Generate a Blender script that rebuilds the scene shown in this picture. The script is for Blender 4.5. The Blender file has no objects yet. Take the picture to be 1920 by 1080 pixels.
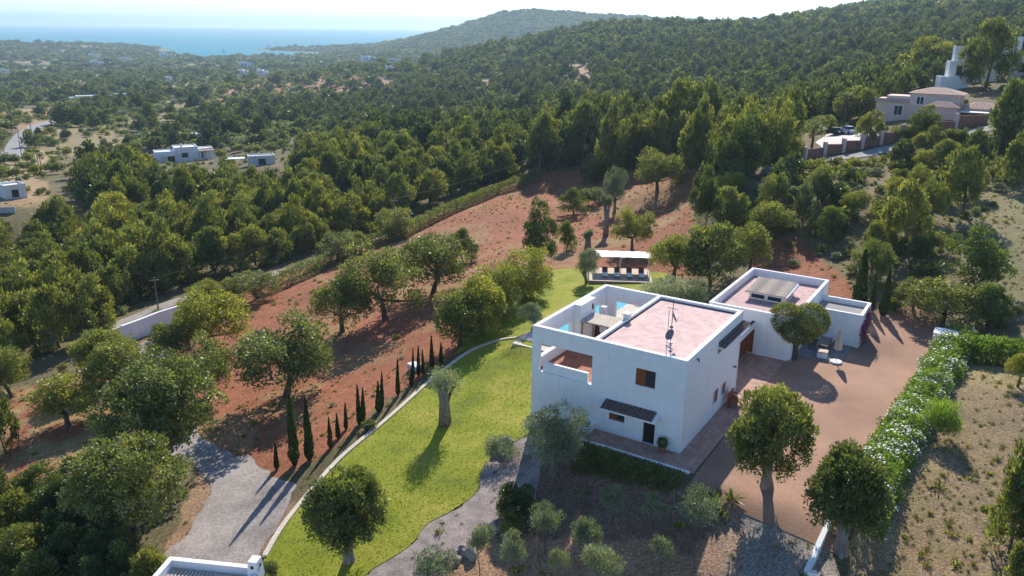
import bpy, bmesh, math, random
import numpy as np
from mathutils import Vector, Matrix
from mathutils.geometry import delaunay_2d_cdt
random.seed(7); RNG = np.random.default_rng(7)
SC = bpy.context.scene
COL = SC.collection
# ------------------------------------------------------------------ camera
F, PIT, ROL, H = 1500.0, .315, -.011, 28.24
cP, sP, cR, sR = math.cos(PIT), math.sin(PIT), math.cos(ROL), math.sin(ROL)
ex = Vector((1, 0, 0)); eu = Vector((0, sP, cP)); ef = Vector((0, cP, -sP))
right = ex * cR - eu * sR; up = eu * cR + ex * sR
cam_d = bpy.data.cameras.new('camera'); cam = bpy.data.objects.new('camera', cam_d); COL.objects.link(cam)
cam.matrix_world = Matrix(((right.x, up.x, -ef.x, 0), (right.y, up.y, -ef.y, 0), (right.z, up.z, -ef.z, H), (0, 0, 0, 1)))
cam_d.sensor_width = 36; cam_d.lens = F / 1920 * 36; cam_d.clip_start = .5; cam_d.clip_end = 90000
SC.camera = cam
# ------------------------------------------------------------------ sky, sun, exposure
SUN_AZ, SUN_EL = math.radians(10.5), math.radians(35)      # azimuth clockwise from +Y
w = bpy.data.worlds.new('World'); SC.world = w; w.use_nodes = True
nt = w.node_tree; bg = nt.nodes['Background']; sky = nt.nodes.new('ShaderNodeTexSky')
sky.sky_type = 'NISHITA'; sky.sun_disc = False; sky.sun_elevation = SUN_EL; sky.sun_rotation = SUN_AZ
sky.air_density = 1.0; sky.dust_density = .15; sky.ozone_density = 4; sky.altitude = 100
tnt = nt.nodes.new('ShaderNodeMix'); tnt.data_type = 'RGBA'; tnt.blend_type = 'MULTIPLY'; tnt.inputs[0].default_value = 1; tnt.inputs[7].default_value = (.86, .96, 1.09, 1)
nt.links.new(sky.outputs[0], tnt.inputs[6]); nt.links.new(tnt.outputs[2], bg.inputs[0]); bg.inputs[1].default_value = .12
sun_d = bpy.data.lights.new('sun', 'SUN'); sun = bpy.data.objects.new('sun', sun_d); COL.objects.link(sun)
sun_d.energy = 4.9; sun_d.angle = math.radians(.5); sun_d.color = (1, .93, .82)
sv = Vector((math.sin(SUN_AZ) * math.cos(SUN_EL), math.cos(SUN_AZ) * math.cos(SUN_EL), math.sin(SUN_EL)))
sun.rotation_euler = sv.to_track_quat('Z', 'Y').to_euler()
vs = SC.view_settings; vs.view_transform = 'Standard'; vs.look = 'None'; vs.gamma = 1; vs.exposure = .55
SC.cycles.use_denoising = True
SC.cycles.max_bounces = 6; SC.cycles.diffuse_bounces = 3; SC.cycles.transmission_bounces = 4; SC.cycles.volume_bounces = 0
SC.cycles.transparent_max_bounces = 6
HAZE = .00012
# ------------------------------------------------------------------ pixel <-> world (rays onto the real ground)
def ray(px, py):
    X = (px - 960) / F; Y = (540 - py) / F
    a = X * cR + Y * sR; b = -X * sR + Y * cR
    return np.array([a, cP + b * sP, -sP + b * cP])
def un(px, py, z=0.):
    d = ray(px, py); t = (z - H) / d[2]
    return d[0] * t, d[1] * t
def project(x, y, z):
    z = z - H
    fw = y * cP - z * sP; u = y * sP + z * cP
    X = x / fw * F; Y = u / fw * F
    return 960 + X * cR - Y * sR, 540 - (Y * cR + X * sR)
YAW = -.567
B0 = np.array([11.87, 49.68]); UX = np.array([math.cos(YAW), math.sin(YAW)]); UY = np.array([-math.sin(YAW), math.cos(YAW)])
def L2W(lx, ly): return B0 + UX * lx + UY * ly
def W2L(x, y): return (x - B0[0]) * UX[0] + (y - B0[1]) * UX[1], (x - B0[0]) * UY[0] + (y - B0[1]) * UY[1]
# ------------------------------------------------------------------ terrain height
ctrl = []
def cz(px, py, z): x, y = un(px, py, z); ctrl.append((x, y, z))
def cd(px, py, d):
    r = ray(px, py); h = math.hypot(r[0], r[1]); ctrl.append((r[0] / h * d, r[1] / h * d, H + r[2] / h * d))
for a in [(1274,850,0),(1135,810,-.1),(1380,738,0),(1477,678,0),(1420,650,0),(1700,600,.2),(1600,700,0),(1560,860,-.1),(1500,760,0),(1440,950,-.7),(1450,1060,-1.2),
          (1600,880,0),(1760,640,.2),(1800,700,.3),(1850,900,-.2),(1700,1050,-.9),(1900,1060,-.6),(1300,1030,-1.7),(1200,960,-1.5),(1100,890,-1.6),(1000,1030,-3.1),(1000,900,-2.3),
          (985,850,-1.9),(850,1070,-3.4),(920,870,-2.4),(990,770,-1.5),(1000,640,-.5),(835,795,-2.8),(700,1000,-4),(600,980,-4.3),(870,665,-2.2),(720,800,-3.5),(500,1040,-4.8),(600,900,-4.2),
          (1020,560,-1.1),(1080,505,-1.2),(950,640,-1.4),(1170,515,-.9),(1300,560,-.3),(700,700,-4.2),(600,640,-5),(540,770,-4.8),(480,700,-5.6),(300,740,-6.4),(440,880,-5.4),(400,1020,-5.3),
          (290,680,-7.2),(330,600,-8),(200,800,-6.6),(50,800,-7.4),(100,1050,-6),(0,650,-9),(0,520,-12),(800,500,-4.8),(950,400,-4.2),(1100,345,-3.4),(1300,345,-1.4),(1100,450,-1.9),
          (1240,400,-1.2),(1480,480,.8),(1560,540,.8),(1620,585,.4),(520,510,-7.4),(640,450,-8),(400,480,-9.5),(200,480,-12),(1700,490,2.6),(1850,450,4.6),(1900,600,1.6),(1900,750,.8),
          (1500,1250,-2.5),(960,1250,-4.5),(400,1250,-6),(1800,1250,-1.5),(60,1250,-6.5),(960,2500,-6),(2300,600,4),(-400,700,-12)]: cz(*a)
for a in [(0,380,190),(300,345,220),(600,310,220),(900,290,210),(1150,300,175),(1300,315,150),(1500,305,150),(1400,345,125),(1850,243,170),(1700,275,160),(1600,265,165),(1900,330,140),(1750,330,140),
          (100,300,300),(350,302,300),(600,262,310),(900,245,310),(1200,235,300),(1500,215,260),(1740,222,185),(1785,165,230),(1900,140,260),(2200,120,260),(-300,330,300),
          (0,240,430),(350,240,430),(700,225,450),(1000,200,450),(1250,165,430),(1500,150,420),(1750,120,400),(1950,80,420),
          (0,195,720),(350,185,760),(700,170,750),(900,150,720),(1100,112,680),(1300,98,650),(1500,88,640),(1700,60,600),(1900,30,600),
          (0,155,1200),(350,150,1200),(600,140,1250),(760,125,1250),(830,110,1050),(900,95,1000),(1000,80,950),(1100,60,930),(1180,54,930),(1260,56,920),(1330,67,950),(1400,58,960),(1500,43,950),(1560,36,950),(1620,22,980),(1700,2,1050),(1800,-12,1100),(2000,-40,1100),
          (-300,200,900),(-300,120,2200),(0,110,2200),(350,112,2200),(600,110,2200),(740,106,2000),
          (0,82,3100),(200,86,3100),(330,97,3050),(430,102,3000),(520,93,3100),(620,92,3100),(700,90,2900),(740,86,2700),(780,75,2700),(850,58,2750),(900,42,2800),(950,26,2850),(1000,24,2900),(1100,30,2950),(1200,38,3000),(1300,46,3000),(1400,60,3000),
          (1650,4,2200),(1800,-10,2200),
          (850,110,1900),(1000,105,1900),(1200,110,1900),(1400,110,1900)]: cd(*a)
for px in (-300, 0, 200, 350, 430, 520, 620, 700, 760): cd(px, 120, 3600); ctrl[-1] = (ctrl[-1][0], ctrl[-1][1], -64.)
for px in (-300, 0, 300, 600, 760, 900, 1100, 1400, 1800): cd(px, 120, 4300); ctrl[-1] = (ctrl[-1][0], ctrl[-1][1], -70.)
SEA = -59.5
ctrl = np.array(ctrl)
def feat(x, y):
    d = np.hypot(x, y); return np.stack([np.arctan2(x, y) * 1.15, np.log(d)], -1), d
cf, cdist = feat(ctrl[:, 0], ctrl[:, 1])
def kern(a, b): return np.sqrt(((a[:, None] - b[None]) ** 2).sum(-1) + .0016)
n = len(ctrl); A = np.zeros((n + 3, n + 3)); A[:n, :n] = kern(cf, cf) - 1e-3 * np.eye(n); A[:n, n] = 1; A[n, :n] = 1
A[:n, n + 1:] = cf; A[n + 1:, :n] = cf.T
rb = np.concatenate([ctrl[:, 2] / cdist, [0, 0, 0]]); wts = np.linalg.solve(A, rb)
def smooth(t): t = np.clip(t, 0, 1); return t * t * (3 - 2 * t)
def vnoise(x, y, s, seed=0):
    x = x / s; y = y / s; xi = np.floor(x).astype(np.int64); yi = np.floor(y).astype(np.int64); fx = x - xi; fy = y - yi
    def h(a, b):
        v = (a * 374761393 + b * 668265263 + seed * 982451653) & 0x7fffffff
        v = ((v ^ (v >> 13)) * 1274126177) & 0x7fffffff
        return ((v ^ (v >> 16)) & 0xffff) / 65535.
    fx = fx * fx * (3 - 2 * fx); fy = fy * fy * (3 - 2 * fy)
    return (h(xi, yi) * (1 - fx) + h(xi + 1, yi) * fx) * (1 - fy) + (h(xi, yi + 1) * (1 - fx) + h(xi + 1, yi + 1) * fx) * fy
def height_raw(x, y):
    q, d = feat(x, y); v = np.empty(len(x))
    for i in range(0, len(x), 20000):
        k = kern(q[i:i + 20000], cf); v[i:i + 20000] = k @ wts[:n] + wts[n] + q[i:i + 20000] @ wts[n + 1:]
    z = v * d
    # level house platform
    lx, ly = W2L(x, y)
    dx = np.maximum(np.maximum(-6.9 - lx, lx - 12), 0) + np.maximum(np.maximum(-12.5 - lx, 0), 0) * 0
    dy = np.maximum(np.maximum(-1.9 - ly, ly - 37), 0)
    s = np.hypot(dx, dy); k = 1 - smooth(s / 3.2)
    z = z * (1 - k) + (-.06) * k
    # pool side platform
    dx = np.maximum(np.maximum(-20.3 - lx, lx + 6.9), 0); dy = np.maximum(np.maximum(11.6 - ly, ly - 31), 0)
    k = 1 - smooth(np.hypot(dx, dy) / 2.5); z = z * (1 - k) + (-.12) * k
    z = z + smooth((d - 400) / 500) * (vnoise(x, y, 90., 3) - .5) * 6 * smooth((3000 - d) / 800)
    return z
NA, ND = 470, 560; AZ0, AZ1 = -.86, .86; LD0, LD1 = math.log(7.), math.log(4300.)
ga = np.linspace(AZ0, AZ1, NA); gl = np.linspace(LD0, LD1, ND)
GA, GL = np.meshgrid(ga, gl, indexing='ij'); GX = np.sin(GA) * np.exp(GL); GY = np.cos(GA) * np.exp(GL)
GZ = height_raw(GX.ravel(), GY.ravel()).reshape(NA, ND)
def ground(x, y):
    x = np.asarray(x, float); y = np.asarray(y, float)
    a = (np.arctan2(x, y) - AZ0) / (AZ1 - AZ0) * (NA - 1); l = (np.log(np.hypot(x, y) + 1e-6) - LD0) / (LD1 - LD0) * (ND - 1)
    a = np.clip(a, 0, NA - 1.001); l = np.clip(l, 0, ND - 1.001); i = a.astype(int); j = l.astype(int); u = a - i; v = l - j
    return (GZ[i, j] * (1 - v) + GZ[i, j + 1] * v) * (1 - u) + (GZ[i + 1, j] * (1 - v) + GZ[i + 1, j + 1] * v) * u
def gz(x, y): return float(ground(x, y))
_lad = np.exp(np.linspace(math.log(15), math.log(4200), 5000))
def hit(px, py):
    r = ray(px, py); h = math.hypot(r[0], r[1]); x = r[0] / h * _lad; y = r[1] / h * _lad; z = H + r[2] / h * _lad
    k = np.nonzero(ground(x, y) >= z)[0]
    k = k[0] if len(k) else len(_lad) - 1
    return float(x[k]), float(y[k])
def inpoly(px, py, poly):
    c = np.zeros(np.shape(px), bool); m = len(poly)
    for i in range(m):
        x1, y1 = poly[i]; x2, y2 = poly[(i + 1) % m]
        if y1 == y2: continue
        c ^= ((y1 > py) != (y2 > py)) & (px < (x2 - x1) * (py - y1) / (y2 - y1) + x1)
    return c
# ------------------------------------------------------------------ materials
def mat(name, rough=.8):
    m = bpy.data.materials.new(name); m.use_nodes = True; t = m.node_tree
    b = t.nodes['Principled BSDF']; b.inputs['Roughness'].default_value = rough; b.inputs['Specular IOR Level'].default_value = .25
    return m, t, b
def ramp(t, fac, stops):
    r = t.nodes.new('ShaderNodeValToRGB'); e = r.color_ramp.elements
    while len(e) < len(stops): e.new(.5)
    for k, (p, c) in enumerate(stops): e[k].position = p; e[k].color = (*c, 1)
    t.links.new(fac, r.inputs[0]); return r.outputs[0]
def noise(t, scale, detail=4, rough=.6, coord='Object'):
    tc = t.nodes.new('ShaderNodeTexCoord'); nn = t.nodes.new('ShaderNodeTexNoise')
    nn.inputs['Scale'].default_value = scale; nn.inputs['Detail'].default_value = detail; nn.inputs['Roughness'].default_value = rough
    t.links.new(tc.outputs[coord], nn.inputs['Vector']); return nn.outputs[0]
def bump(t, b, fac, strength=.4, dist=.05):
    bp = t.nodes.new('ShaderNodeBump'); bp.inputs['Strength'].default_value = strength; bp.inputs['Distance'].default_value = dist
    t.links.new(fac, bp.inputs['Height']); t.links.new(bp.outputs[0], b.inputs['Normal'])
def mix(t, a, b_, fac, mode='MIX'):
    m = t.nodes.new('ShaderNodeMix'); m.data_type = 'RGBA'; m.blend_type = mode
    for sock, v in ((m.inputs[0], fac), (m.inputs[6], a), (m.inputs[7], b_)):
        if hasattr(v, 'links'): t.links.new(v, sock)
        elif isinstance(v, tuple): sock.default_value = (*v, 1)
        else: sock.default_value = v
    return m.outputs[2]
def noisy(name, c1, c2, scale=3, rough=.85, bs=.3, bd=.02, scale2=None, detail=5):
    m, t, b = mat(name, rough); f = noise(t, scale, detail)
    c = ramp(t, f, [(.3, c1), (.7, c2)])
    if scale2:
        f2 = noise(t, scale2, 3); c = mix(t, c, ramp(t, f2, [(.35, (.62, .62, .62)), (.65, (1.15, 1.15, 1.15))]), .8, 'MULTIPLY')
    t.links.new(c, b.inputs['Base Color'])
    if bs: bump(t, b, f, bs, bd)
    return m
M = {}
def plaster(name, c, dirt=.93):
    m, t, b = mat(name, .9); f = noise(t, 1.1, 6, .65)
    tc = t.nodes.new('ShaderNodeTexCoord'); mp = t.nodes.new('ShaderNodeMapping'); mp.inputs['Scale'].default_value = (2.2, 2.2, .22); n2 = t.nodes.new('ShaderNodeTexNoise'); n2.inputs['Detail'].default_value = 5
    n2.inputs['Scale'].default_value = 1.6; t.links.new(tc.outputs['Object'], mp.inputs[0]); t.links.new(mp.outputs[0], n2.inputs['Vector'])
    t.links.new(mix(t, ramp(t, f, [(.3, tuple(v * dirt for v in c)), (.62, c)]), ramp(t, n2.outputs[0], [(.28, (.88, .86, .83)), (.5, (1, 1, 1))]), .45, 'MULTIPLY'), b.inputs['Base Color'])
    bump(t, b, noise(t, 14, 3), .25, .01); return m
M['plaster'] = plaster('white_plaster', (.82, .82, .81))
M['plaster2'] = plaster('old_plaster', (.7, .69, .66), .85)
M['pinkwall'] = plaster('pink_plaster', (.74, .56, .46), .9)
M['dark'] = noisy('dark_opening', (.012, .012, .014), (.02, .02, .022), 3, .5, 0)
M['wood'] = noisy('brown_shutter', (.19, .06, .02), (.28, .1, .035), 9, .6, .2)
M['door'] = noisy('brown_gate', (.2, .055, .015), (.3, .09, .03), 6, .6, .2)
M['greywood'] = noisy('grey_wood', (.2, .15, .11), (.32, .25, .19), 8, .8, .2)
M['metal'] = noisy('dull_metal', (.1, .1, .11), (.18, .18, .19), 6, .45, 0)
M['whitepaint'] = noisy('white_paint', (.72, .72, .7), (.8, .8, .78), 5, .6, 0)
M['fabric'] = noisy('beige_canvas', (.5, .42, .34), (.6, .52, .43), 6, .9, .2)
M['redfabric'] = noisy('dark_wicker', (.09, .045, .035), (.14, .07, .05), 20, .9, .2)
M['pink_roof'] = noisy('pink_roof_tiles', (.5, .27, .235), (.66, .4, .35), 1.4, .9, .25, .01, 13)
M['purple_roof'] = noisy('purple_roof_paint', (.4, .22, .21), (.52, .31, .29), 1.3, .9, .2, .01, 9)
M['gravel_roof'] = noisy('grey_gravel', (.2, .18, .17), (.42, .39, .36), 16, .95, .5, .03)
M['terracotta'] = noisy('terracotta_pot', (.28, .11, .06), (.36, .15, .08), 6, .9, .1)
M['slab'] = noisy('grey_slab', (.2, .2, .19), (.3, .29, .27), 2, .9, .2, .01, 20)
M['cream'] = noisy('cream_paving', (.58, .5, .4), (.7, .62, .52), 1.5, .85, .15, .01, 12)
M['rock'] = noisy('grey_rock', (.16, .13, .11), (.42, .37, .33), 2.2, .95, .6, .08)
M['glass'] = mat('window_glass', .08)[0]; M['glass'].node_tree.nodes['Principled BSDF'].inputs['Base Color'].default_value = (.03, .045, .06, 1)
def tiles(name, c1, c2, mortar, scale, bw=.5, bh=.5, off=0., bs=.3, rough=.85, rot=0):
    m, t, b = mat(name, rough); tc = t.nodes.new('ShaderNodeTexCoord'); mp = t.nodes.new('ShaderNodeMapping'); mp.inputs['Rotation'].default_value = (0, 0, rot)
    br = t.nodes.new('ShaderNodeTexBrick'); br.inputs['Scale'].default_value = scale
    br.inputs['Color1'].default_value = (*c1, 1); br.inputs['Color2'].default_value = (*c2, 1); br.inputs['Mortar'].default_value = (*mortar, 1)
    br.inputs['Mortar Size'].default_value = .02; br.inputs['Brick Width'].default_value = bw; br.inputs['Row Height'].default_value = bh; br.offset = off
    t.links.new(tc.outputs['Object'], mp.inputs[0]); t.links.new(mp.outputs[0], br.inputs['Vector'])
    c = mix(t, br.outputs[0], ramp(t, noise(t, 1.2, 5), [(.3, (.72, .72, .72)), (.7, (1.15, 1.12, 1.1))]), .85, 'MULTIPLY')
    t.links.new(c, b.inputs['Base Color']); bump(t, b, br.outputs[1], -bs, .01); return m
M['pink_roof'] = tiles('pink_roof_tiles', (.64, .45, .41), (.69, .49, .45), (.58, .4, .37), 1., .3, .3, 0, .05)
M['purple_roof'] = tiles('purple_roof_tiles', (.5, .33, .32), (.58, .4, .38), (.42, .28, .27), 1., .3, .3, 0, .1)
M['terrace'] = tiles('terracotta_paving', (.42, .24, .18), (.52, .33, .25), (.3, .19, .14), 1.0, .45, .45)
M['terrace_in'] = tiles('red_brown_tiles', (.3, .11, .07), (.38, .15, .09), (.2, .1, .07), 1.0, .4, .4)
M['deck'] = tiles('deck_boards', (.58, .47, .38), (.68, .57, .47), (.3, .22, .17), 1.0, 3., .18)
def barrel(name, c1, c2, width=.24):
    m, t, b = mat(name, .9); tc = t.nodes.new('ShaderNodeTexCoord'); wv = t.nodes.new('ShaderNodeTexWave'); wv.inputs['Scale'].default_value = .5 / width * 2 / 3.14 * 1.57 * .64
    wv.inputs['Distortion'].default_value = .3; t.links.new(tc.outputs['Object'], wv.inputs['Vector'])
    f = noise(t, 5, 4); c = ramp(t, f, [(.3, c1), (.7, c2)])
    c = mix(t, c, ramp(t, wv.outputs[1], [(0., (.45, .45, .45)), (.4, (1, 1, 1))]), .8, 'MULTIPLY')
    t.links.new(c, b.inputs['Base Color']); bump(t, b, wv.outputs[1], .8, .06); return m
M['tile_tan'] = barrel('tan_barrel_tiles', (.58, .46, .36), (.76, .65, .54))
M['tile_dark'] = barrel('weathered_barrel_tiles', (.1, .075, .065), (.22, .16, .14))
M['tile_pink'] = barrel('pinkish_barrel_tiles', (.45, .3, .24), (.6, .42, .34), .5)
def water(name, c, rough=.08, sc=3., bs=.15):
    m, t, b = mat(name, rough); b.inputs['Base Color'].default_value = (*c, 1); b.inputs['Specular IOR Level'].default_value = .5
    bump(t, b, noise(t, sc, 3), bs, .03); return m
M['pool'] = water('pool_water', (.1, .46, .5), .06)
M['sea'] = noisy('sea_water', (.02, .2, .28), (.04, .26, .34), .0012, .9, 0); M['sea'].node_tree.nodes['Principled BSDF'].inputs['Specular IOR Level'].default_value = .05
# ground materials
m, t, b = mat('soil', .95)
vc = t.nodes.new('ShaderNodeVertexColor'); vc.layer_name = 'ground'
f1 = noise(t, .9, 6, .7); f2 = noise(t, 6.5, 5, .7); f3 = noise(t, .06, 4, .6)
c = mix(t, vc.outputs[0], ramp(t, f2, [(.34, (.4, .38, .36)), (.5, (1, 1, 1)), (.66, (1.75, 1.85, 1.7))]), .9, 'MULTIPLY')
c = mix(t, c, ramp(t, f1, [(.3, (.7, .72, .66)), (.65, (1.18, 1.14, 1.1))]), .8, 'MULTIPLY')
c = mix(t, c, ramp(t, f3, [(.35, (.85, .88, .82)), (.65, (1.12, 1.1, 1.05))]), .7, 'MULTIPLY')
t.links.new(c, b.inputs['Base Color']); bump(t, b, f2, .7, .12); M['soil'] = m
m, t, b = mat('lawn', .9)
g1 = noise(t, .35, 5, .6); g2 = noise(t, 7, 5, .75)
c = ramp(t, g1, [(.3, (.17, .21, .015)), (.48, (.27, .3, .018)), (.7, (.42, .37, .06))])
c = mix(t, c, ramp(t, g2, [(.3, (.45, .5, .4)), (.55, (1, 1, 1)), (.75, (1.45, 1.4, 1.3))]), .85, 'MULTIPLY')
t.links.new(c, b.inputs['Base Color']); bump(t, b, g2, 1., .12); M['lawn'] = m
M['gravel'] = noisy('grey_gravel_path', (.2, .16, .14), (.42, .35, .32), 9, .95, .7, .05, 1.2, 8)
M['drive'] = noisy('driveway_gravel', (.23, .19, .165), (.42, .375, .34), 5, .95, .5, .04, .35, 8)
M['court'] = noisy('red_gravel', (.32, .18, .12), (.4, .25, .17), 7, .95, .6, .04, .12, 8)
M['asphalt'] = noisy('road_surface', (.24, .23, .22), (.32, .31, .3), .5, .9, .2, .02)
M['mulch'] = noisy('brown_mulch', (.13, .085, .065), (.27, .18, .14), 6, .95, .7, .05, .7, 8)
M['plaza'] = noisy('pale_paving', (.55, .5, .46), (.66, .62, .57), .8, .9, .1)
M['brickwall'] = noisy('reddish_wall', (.25, .11, .08), (.33, .17, .13), 2, .9, .2)
def leafmat(name, c1, c2, c3, trans=.42, varn=.3):
    m = bpy.data.materials.new(name); m.use_nodes = True; t = m.node_tree; t.nodes.remove(t.nodes['Principled BSDF']); out = t.nodes['Material Output']
    at = t.nodes.new('ShaderNodeAttribute'); at.attribute_name = 'tint'
    oi = t.nodes.new('ShaderNodeObjectInfo')
    c = ramp(t, at.outputs['Fac'], [(0, c1), (.5, c2), (1, c3)])
    c = mix(t, c, ramp(t, oi.outputs['Random'], [(0, (1 - varn, 1 - varn * .8, 1 - varn)), (.5, (1, 1, 1)), (1, (1 + varn, 1 + varn * .7, .9))]), 1., 'MULTIPLY')
    d = t.nodes.new('ShaderNodeBsdfDiffuse'); tr = t.nodes.new('ShaderNodeBsdfTranslucent'); gl = t.nodes.new('ShaderNodeBsdfGlossy'); gl.inputs['Roughness'].default_value = .45
    gl.inputs[0].default_value = (.8, .8, .8, 1)
    t.links.new(c, d.inputs[0])
    t.links.new(mix(t, c, (1.25, 1.3, .55), 1., 'MULTIPLY'), tr.inputs[0])
    m1 = t.nodes.new('ShaderNodeMixShader'); m1.inputs[0].default_value = trans; t.links.new(d.outputs[0], m1.inputs[1]); t.links.new(tr.outputs[0], m1.inputs[2])
    m2 = t.nodes.new('ShaderNodeMixShader'); m2.inputs[0].default_value = .04; t.links.new(m1.outputs[0], m2.inputs[1]); t.links.new(gl.outputs[0], m2.inputs[2])
    t.links.new(m2.outputs[0], out.inputs[0]); return m
M['flower'] = leafmat('white_petals', (.7, .72, .62), (.8, .82, .74), (.85, .87, .8), .45, .0)
M['l_hedge'] = leafmat('hedge_leaves', (.1, .15, .03), (.2, .29, .05), (.36, .46, .1), .5)
M['l_pine'] = leafmat('pine_needles', (.075, .09, .028), (.18, .195, .05), (.38, .37, .12))
M['l_green'] = leafmat('broad_leaves', (.075, .095, .03), (.165, .19, .055), (.36, .36, .13))
M['l_yellow'] = leafmat('yellow_green_leaves', (.1, .115, .025), (.22, .235, .05), (.42, .4, .11))
M['l_olive'] = leafmat('olive_leaves', (.1, .125, .07), (.24, .27, .17), (.45, .48, .36), .3)
M['l_dark'] = leafmat('dark_leaves', (.04, .065, .022), (.1, .135, .04), (.22, .27, .07), .4)
M['l_cyp'] = leafmat('cypress_leaves', (.025, .05, .014), (.05, .085, .02), (.1, .15, .04), .3)
M['l_brush'] = leafmat('dry_tufts', (.16, .13, .04), (.25, .22, .07), (.36, .33, .14), .3)
M['l_lawn'] = leafmat('lawn_blades', (.23, .26, .03), (.36, .39, .04), (.55, .52, .1), .4, .2)
M['l_far'] = leafmat('forest_leaves', (.045, .065, .025), (.12, .145, .05), (.28, .29, .1), .32, .4)
M['bark'] = noisy('bark', (.07, .05, .04), (.17, .13, .1), 5, .95, .7, .05)
M['bark_old'] = noisy('old_olive_bark', (.12, .1, .085), (.34, .3, .26), 3, .95, .9, .1)
M['flower'] = leafmat('white_petals', (.7, .7, .62), (.8, .8, .74), (.85, .85, .8), .5, .0) if 0 else None
M['flower_p'] = noisy('purple_petals', (.2, .03, .1), (.32, .06, .16), 3, .8, 0)
M['car_blue'] = noisy('pale_blue_paint', (.35, .42, .5), (.4, .47, .55), 1, .3, 0)
M['car_dark'] = noisy('dark_paint', (.02, .03, .03), (.03, .04, .04), 1, .3, 0)
# ------------------------------------------------------------------ object helpers
def tag(o, label=None, cat=None, group=None, kind=None):
    if label: o['label'] = label
    if cat: o['category'] = cat
    if group: o['group'] = group
    if kind: o['kind'] = kind
    return o
def link(name, me, m=None, parent=None):
    o = bpy.data.objects.new(name, me); COL.objects.link(o)
    if m is not None and me is not None: me.materials.append(m)
    if parent: o.parent = parent
    return o
def obj(name, bm, m, parent=None, smoothed=False):
    me = bpy.data.meshes.new(name); bmesh.ops.recalc_face_normals(bm, faces=bm.faces[:]); bm.to_mesh(me); bm.free()
    if smoothed:
        for p in me.polygons: p.use_smooth = True
    return link(name, me, m, parent)
def thing(name, label, cat, loc=(0, 0, 0), rz=0, group=None):
    o = bpy.data.objects.new(name, None); COL.objects.link(o); o.location = loc; o.rotation_euler = (0, 0, rz)
    o.empty_display_size = .3
    return tag(o, label, cat, group)
def copy_tree(root):
    r = root.copy(); COL.objects.link(r)
    for ch in root.children:
        c = ch.copy(); COL.objects.link(c); c.parent = r
        for g in ch.children: d = g.copy(); COL.objects.link(d); d.parent = c
    return r
BM = bmesh.new
def box(bm, x0, x1, y0, y1, z0, z1, top=None):
    """box; top = shrink of the top face"""
    s = top or 0
    v = [bm.verts.new(p) for p in ((x0, y0, z0), (x1, y0, z0), (x1, y1, z0), (x0, y1, z0), (x0 + s, y0 + s, z1), (x1 - s, y0 + s, z1), (x1 - s, y1 - s, z1), (x0 + s, y1 - s, z1))]
    for f in ((3, 2, 1, 0), (4, 5, 6, 7), (0, 1, 5, 4), (1, 2, 6, 5), (2, 3, 7, 6), (3, 0, 4, 7)): bm.faces.new([v[i] for i in f])
    return bm
def boxes(*l):
    bm = BM()
    for b_ in l: box(bm, *b_)
    return bm
def poly8(bm, pts):
    v = [bm.verts.new(p) for p in pts]
    for f in ((3, 2, 1, 0), (4, 5, 6, 7), (0, 1, 5, 4), (1, 2, 6, 5), (2, 3, 7, 6), (3, 0, 4, 7)): bm.faces.new([v[i] for i in f])
def wall(bm, axis, p0, p1, u0, u1, z0, z1, holes=()):
    us = sorted({u0, u1, *[h[0] for h in holes], *[h[1] for h in holes]}); zs = sorted({z0, z1, *[h[2] for h in holes], *[h[3] for h in holes]})
    for a in range(len(us) - 1):
        c_ = 0
        while c_ < len(zs) - 1:
            um = (us[a] + us[a + 1]) / 2
            def solid(k): zm = (zs[k] + zs[k + 1]) / 2; return not any(h[0] < um < h[1] and h[2] < zm < h[3] for h in holes)
            if not solid(c_): c_ += 1; continue
            e = c_
            while e + 1 < len(zs) - 1 and solid(e + 1): e += 1
            if axis == 'x': box(bm, us[a], us[a + 1], p0, p1, zs[c_], zs[e + 1])
            else: box(bm, p0, p1, us[a], us[a + 1], zs[c_], zs[e + 1])
            c_ = e + 1
def tube(bm, pts, rad, seg=7, caps=True):
    rings = []
    for i, p in enumerate(pts):
        p = Vector(p); a = Vector(pts[max(i - 1, 0)]); b_ = Vector(pts[min(i + 1, len(pts) - 1)]); d = (b_ - a).normalized()
        s = d.cross(Vector((0, 0, 1))) if abs(d.z) < .95 else d.cross(Vector((1, 0, 0))); s.normalize(); q = d.cross(s)
        r = rad[i] if hasattr(rad, '__len__') else rad
        rings.append([bm.verts.new(p + (s * math.cos(k * 2 * math.pi / seg) + q * math.sin(k * 2 * math.pi / seg)) * r) for k in range(seg)])
    for i in range(len(rings) - 1):
        for k in range(seg): bm.faces.new((rings[i][k], rings[i][(k + 1) % seg], rings[i + 1][(k + 1) % seg], rings[i + 1][k]))
    if caps: bm.faces.new(rings[0][::-1]); bm.faces.new(rings[-1])
    return bm
def np_mesh(name, V, Fc, m, tint=None, k=4):
    me = bpy.data.meshes.new(name); nf = len(Fc)
    me.vertices.add(len(V)); me.vertices.foreach_set('co', V.astype(np.float32).ravel())
    me.loops.add(nf * k); me.loops.foreach_set('vertex_index', Fc.astype(np.int32).ravel())
    me.polygons.add(nf); me.polygons.foreach_set('loop_start', np.arange(0, nf * k, k, dtype=np.int32)); me.polygons.foreach_set('loop_total', np.full(nf, k, dtype=np.int32))
    if tint is not None:
        a = me.attributes.new('tint', 'FLOAT', 'FACE'); a.data.foreach_set('value', tint.astype(np.float32))
    me.update(calc_edges=True)
    if m: me.materials.append(m)
    return me
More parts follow.
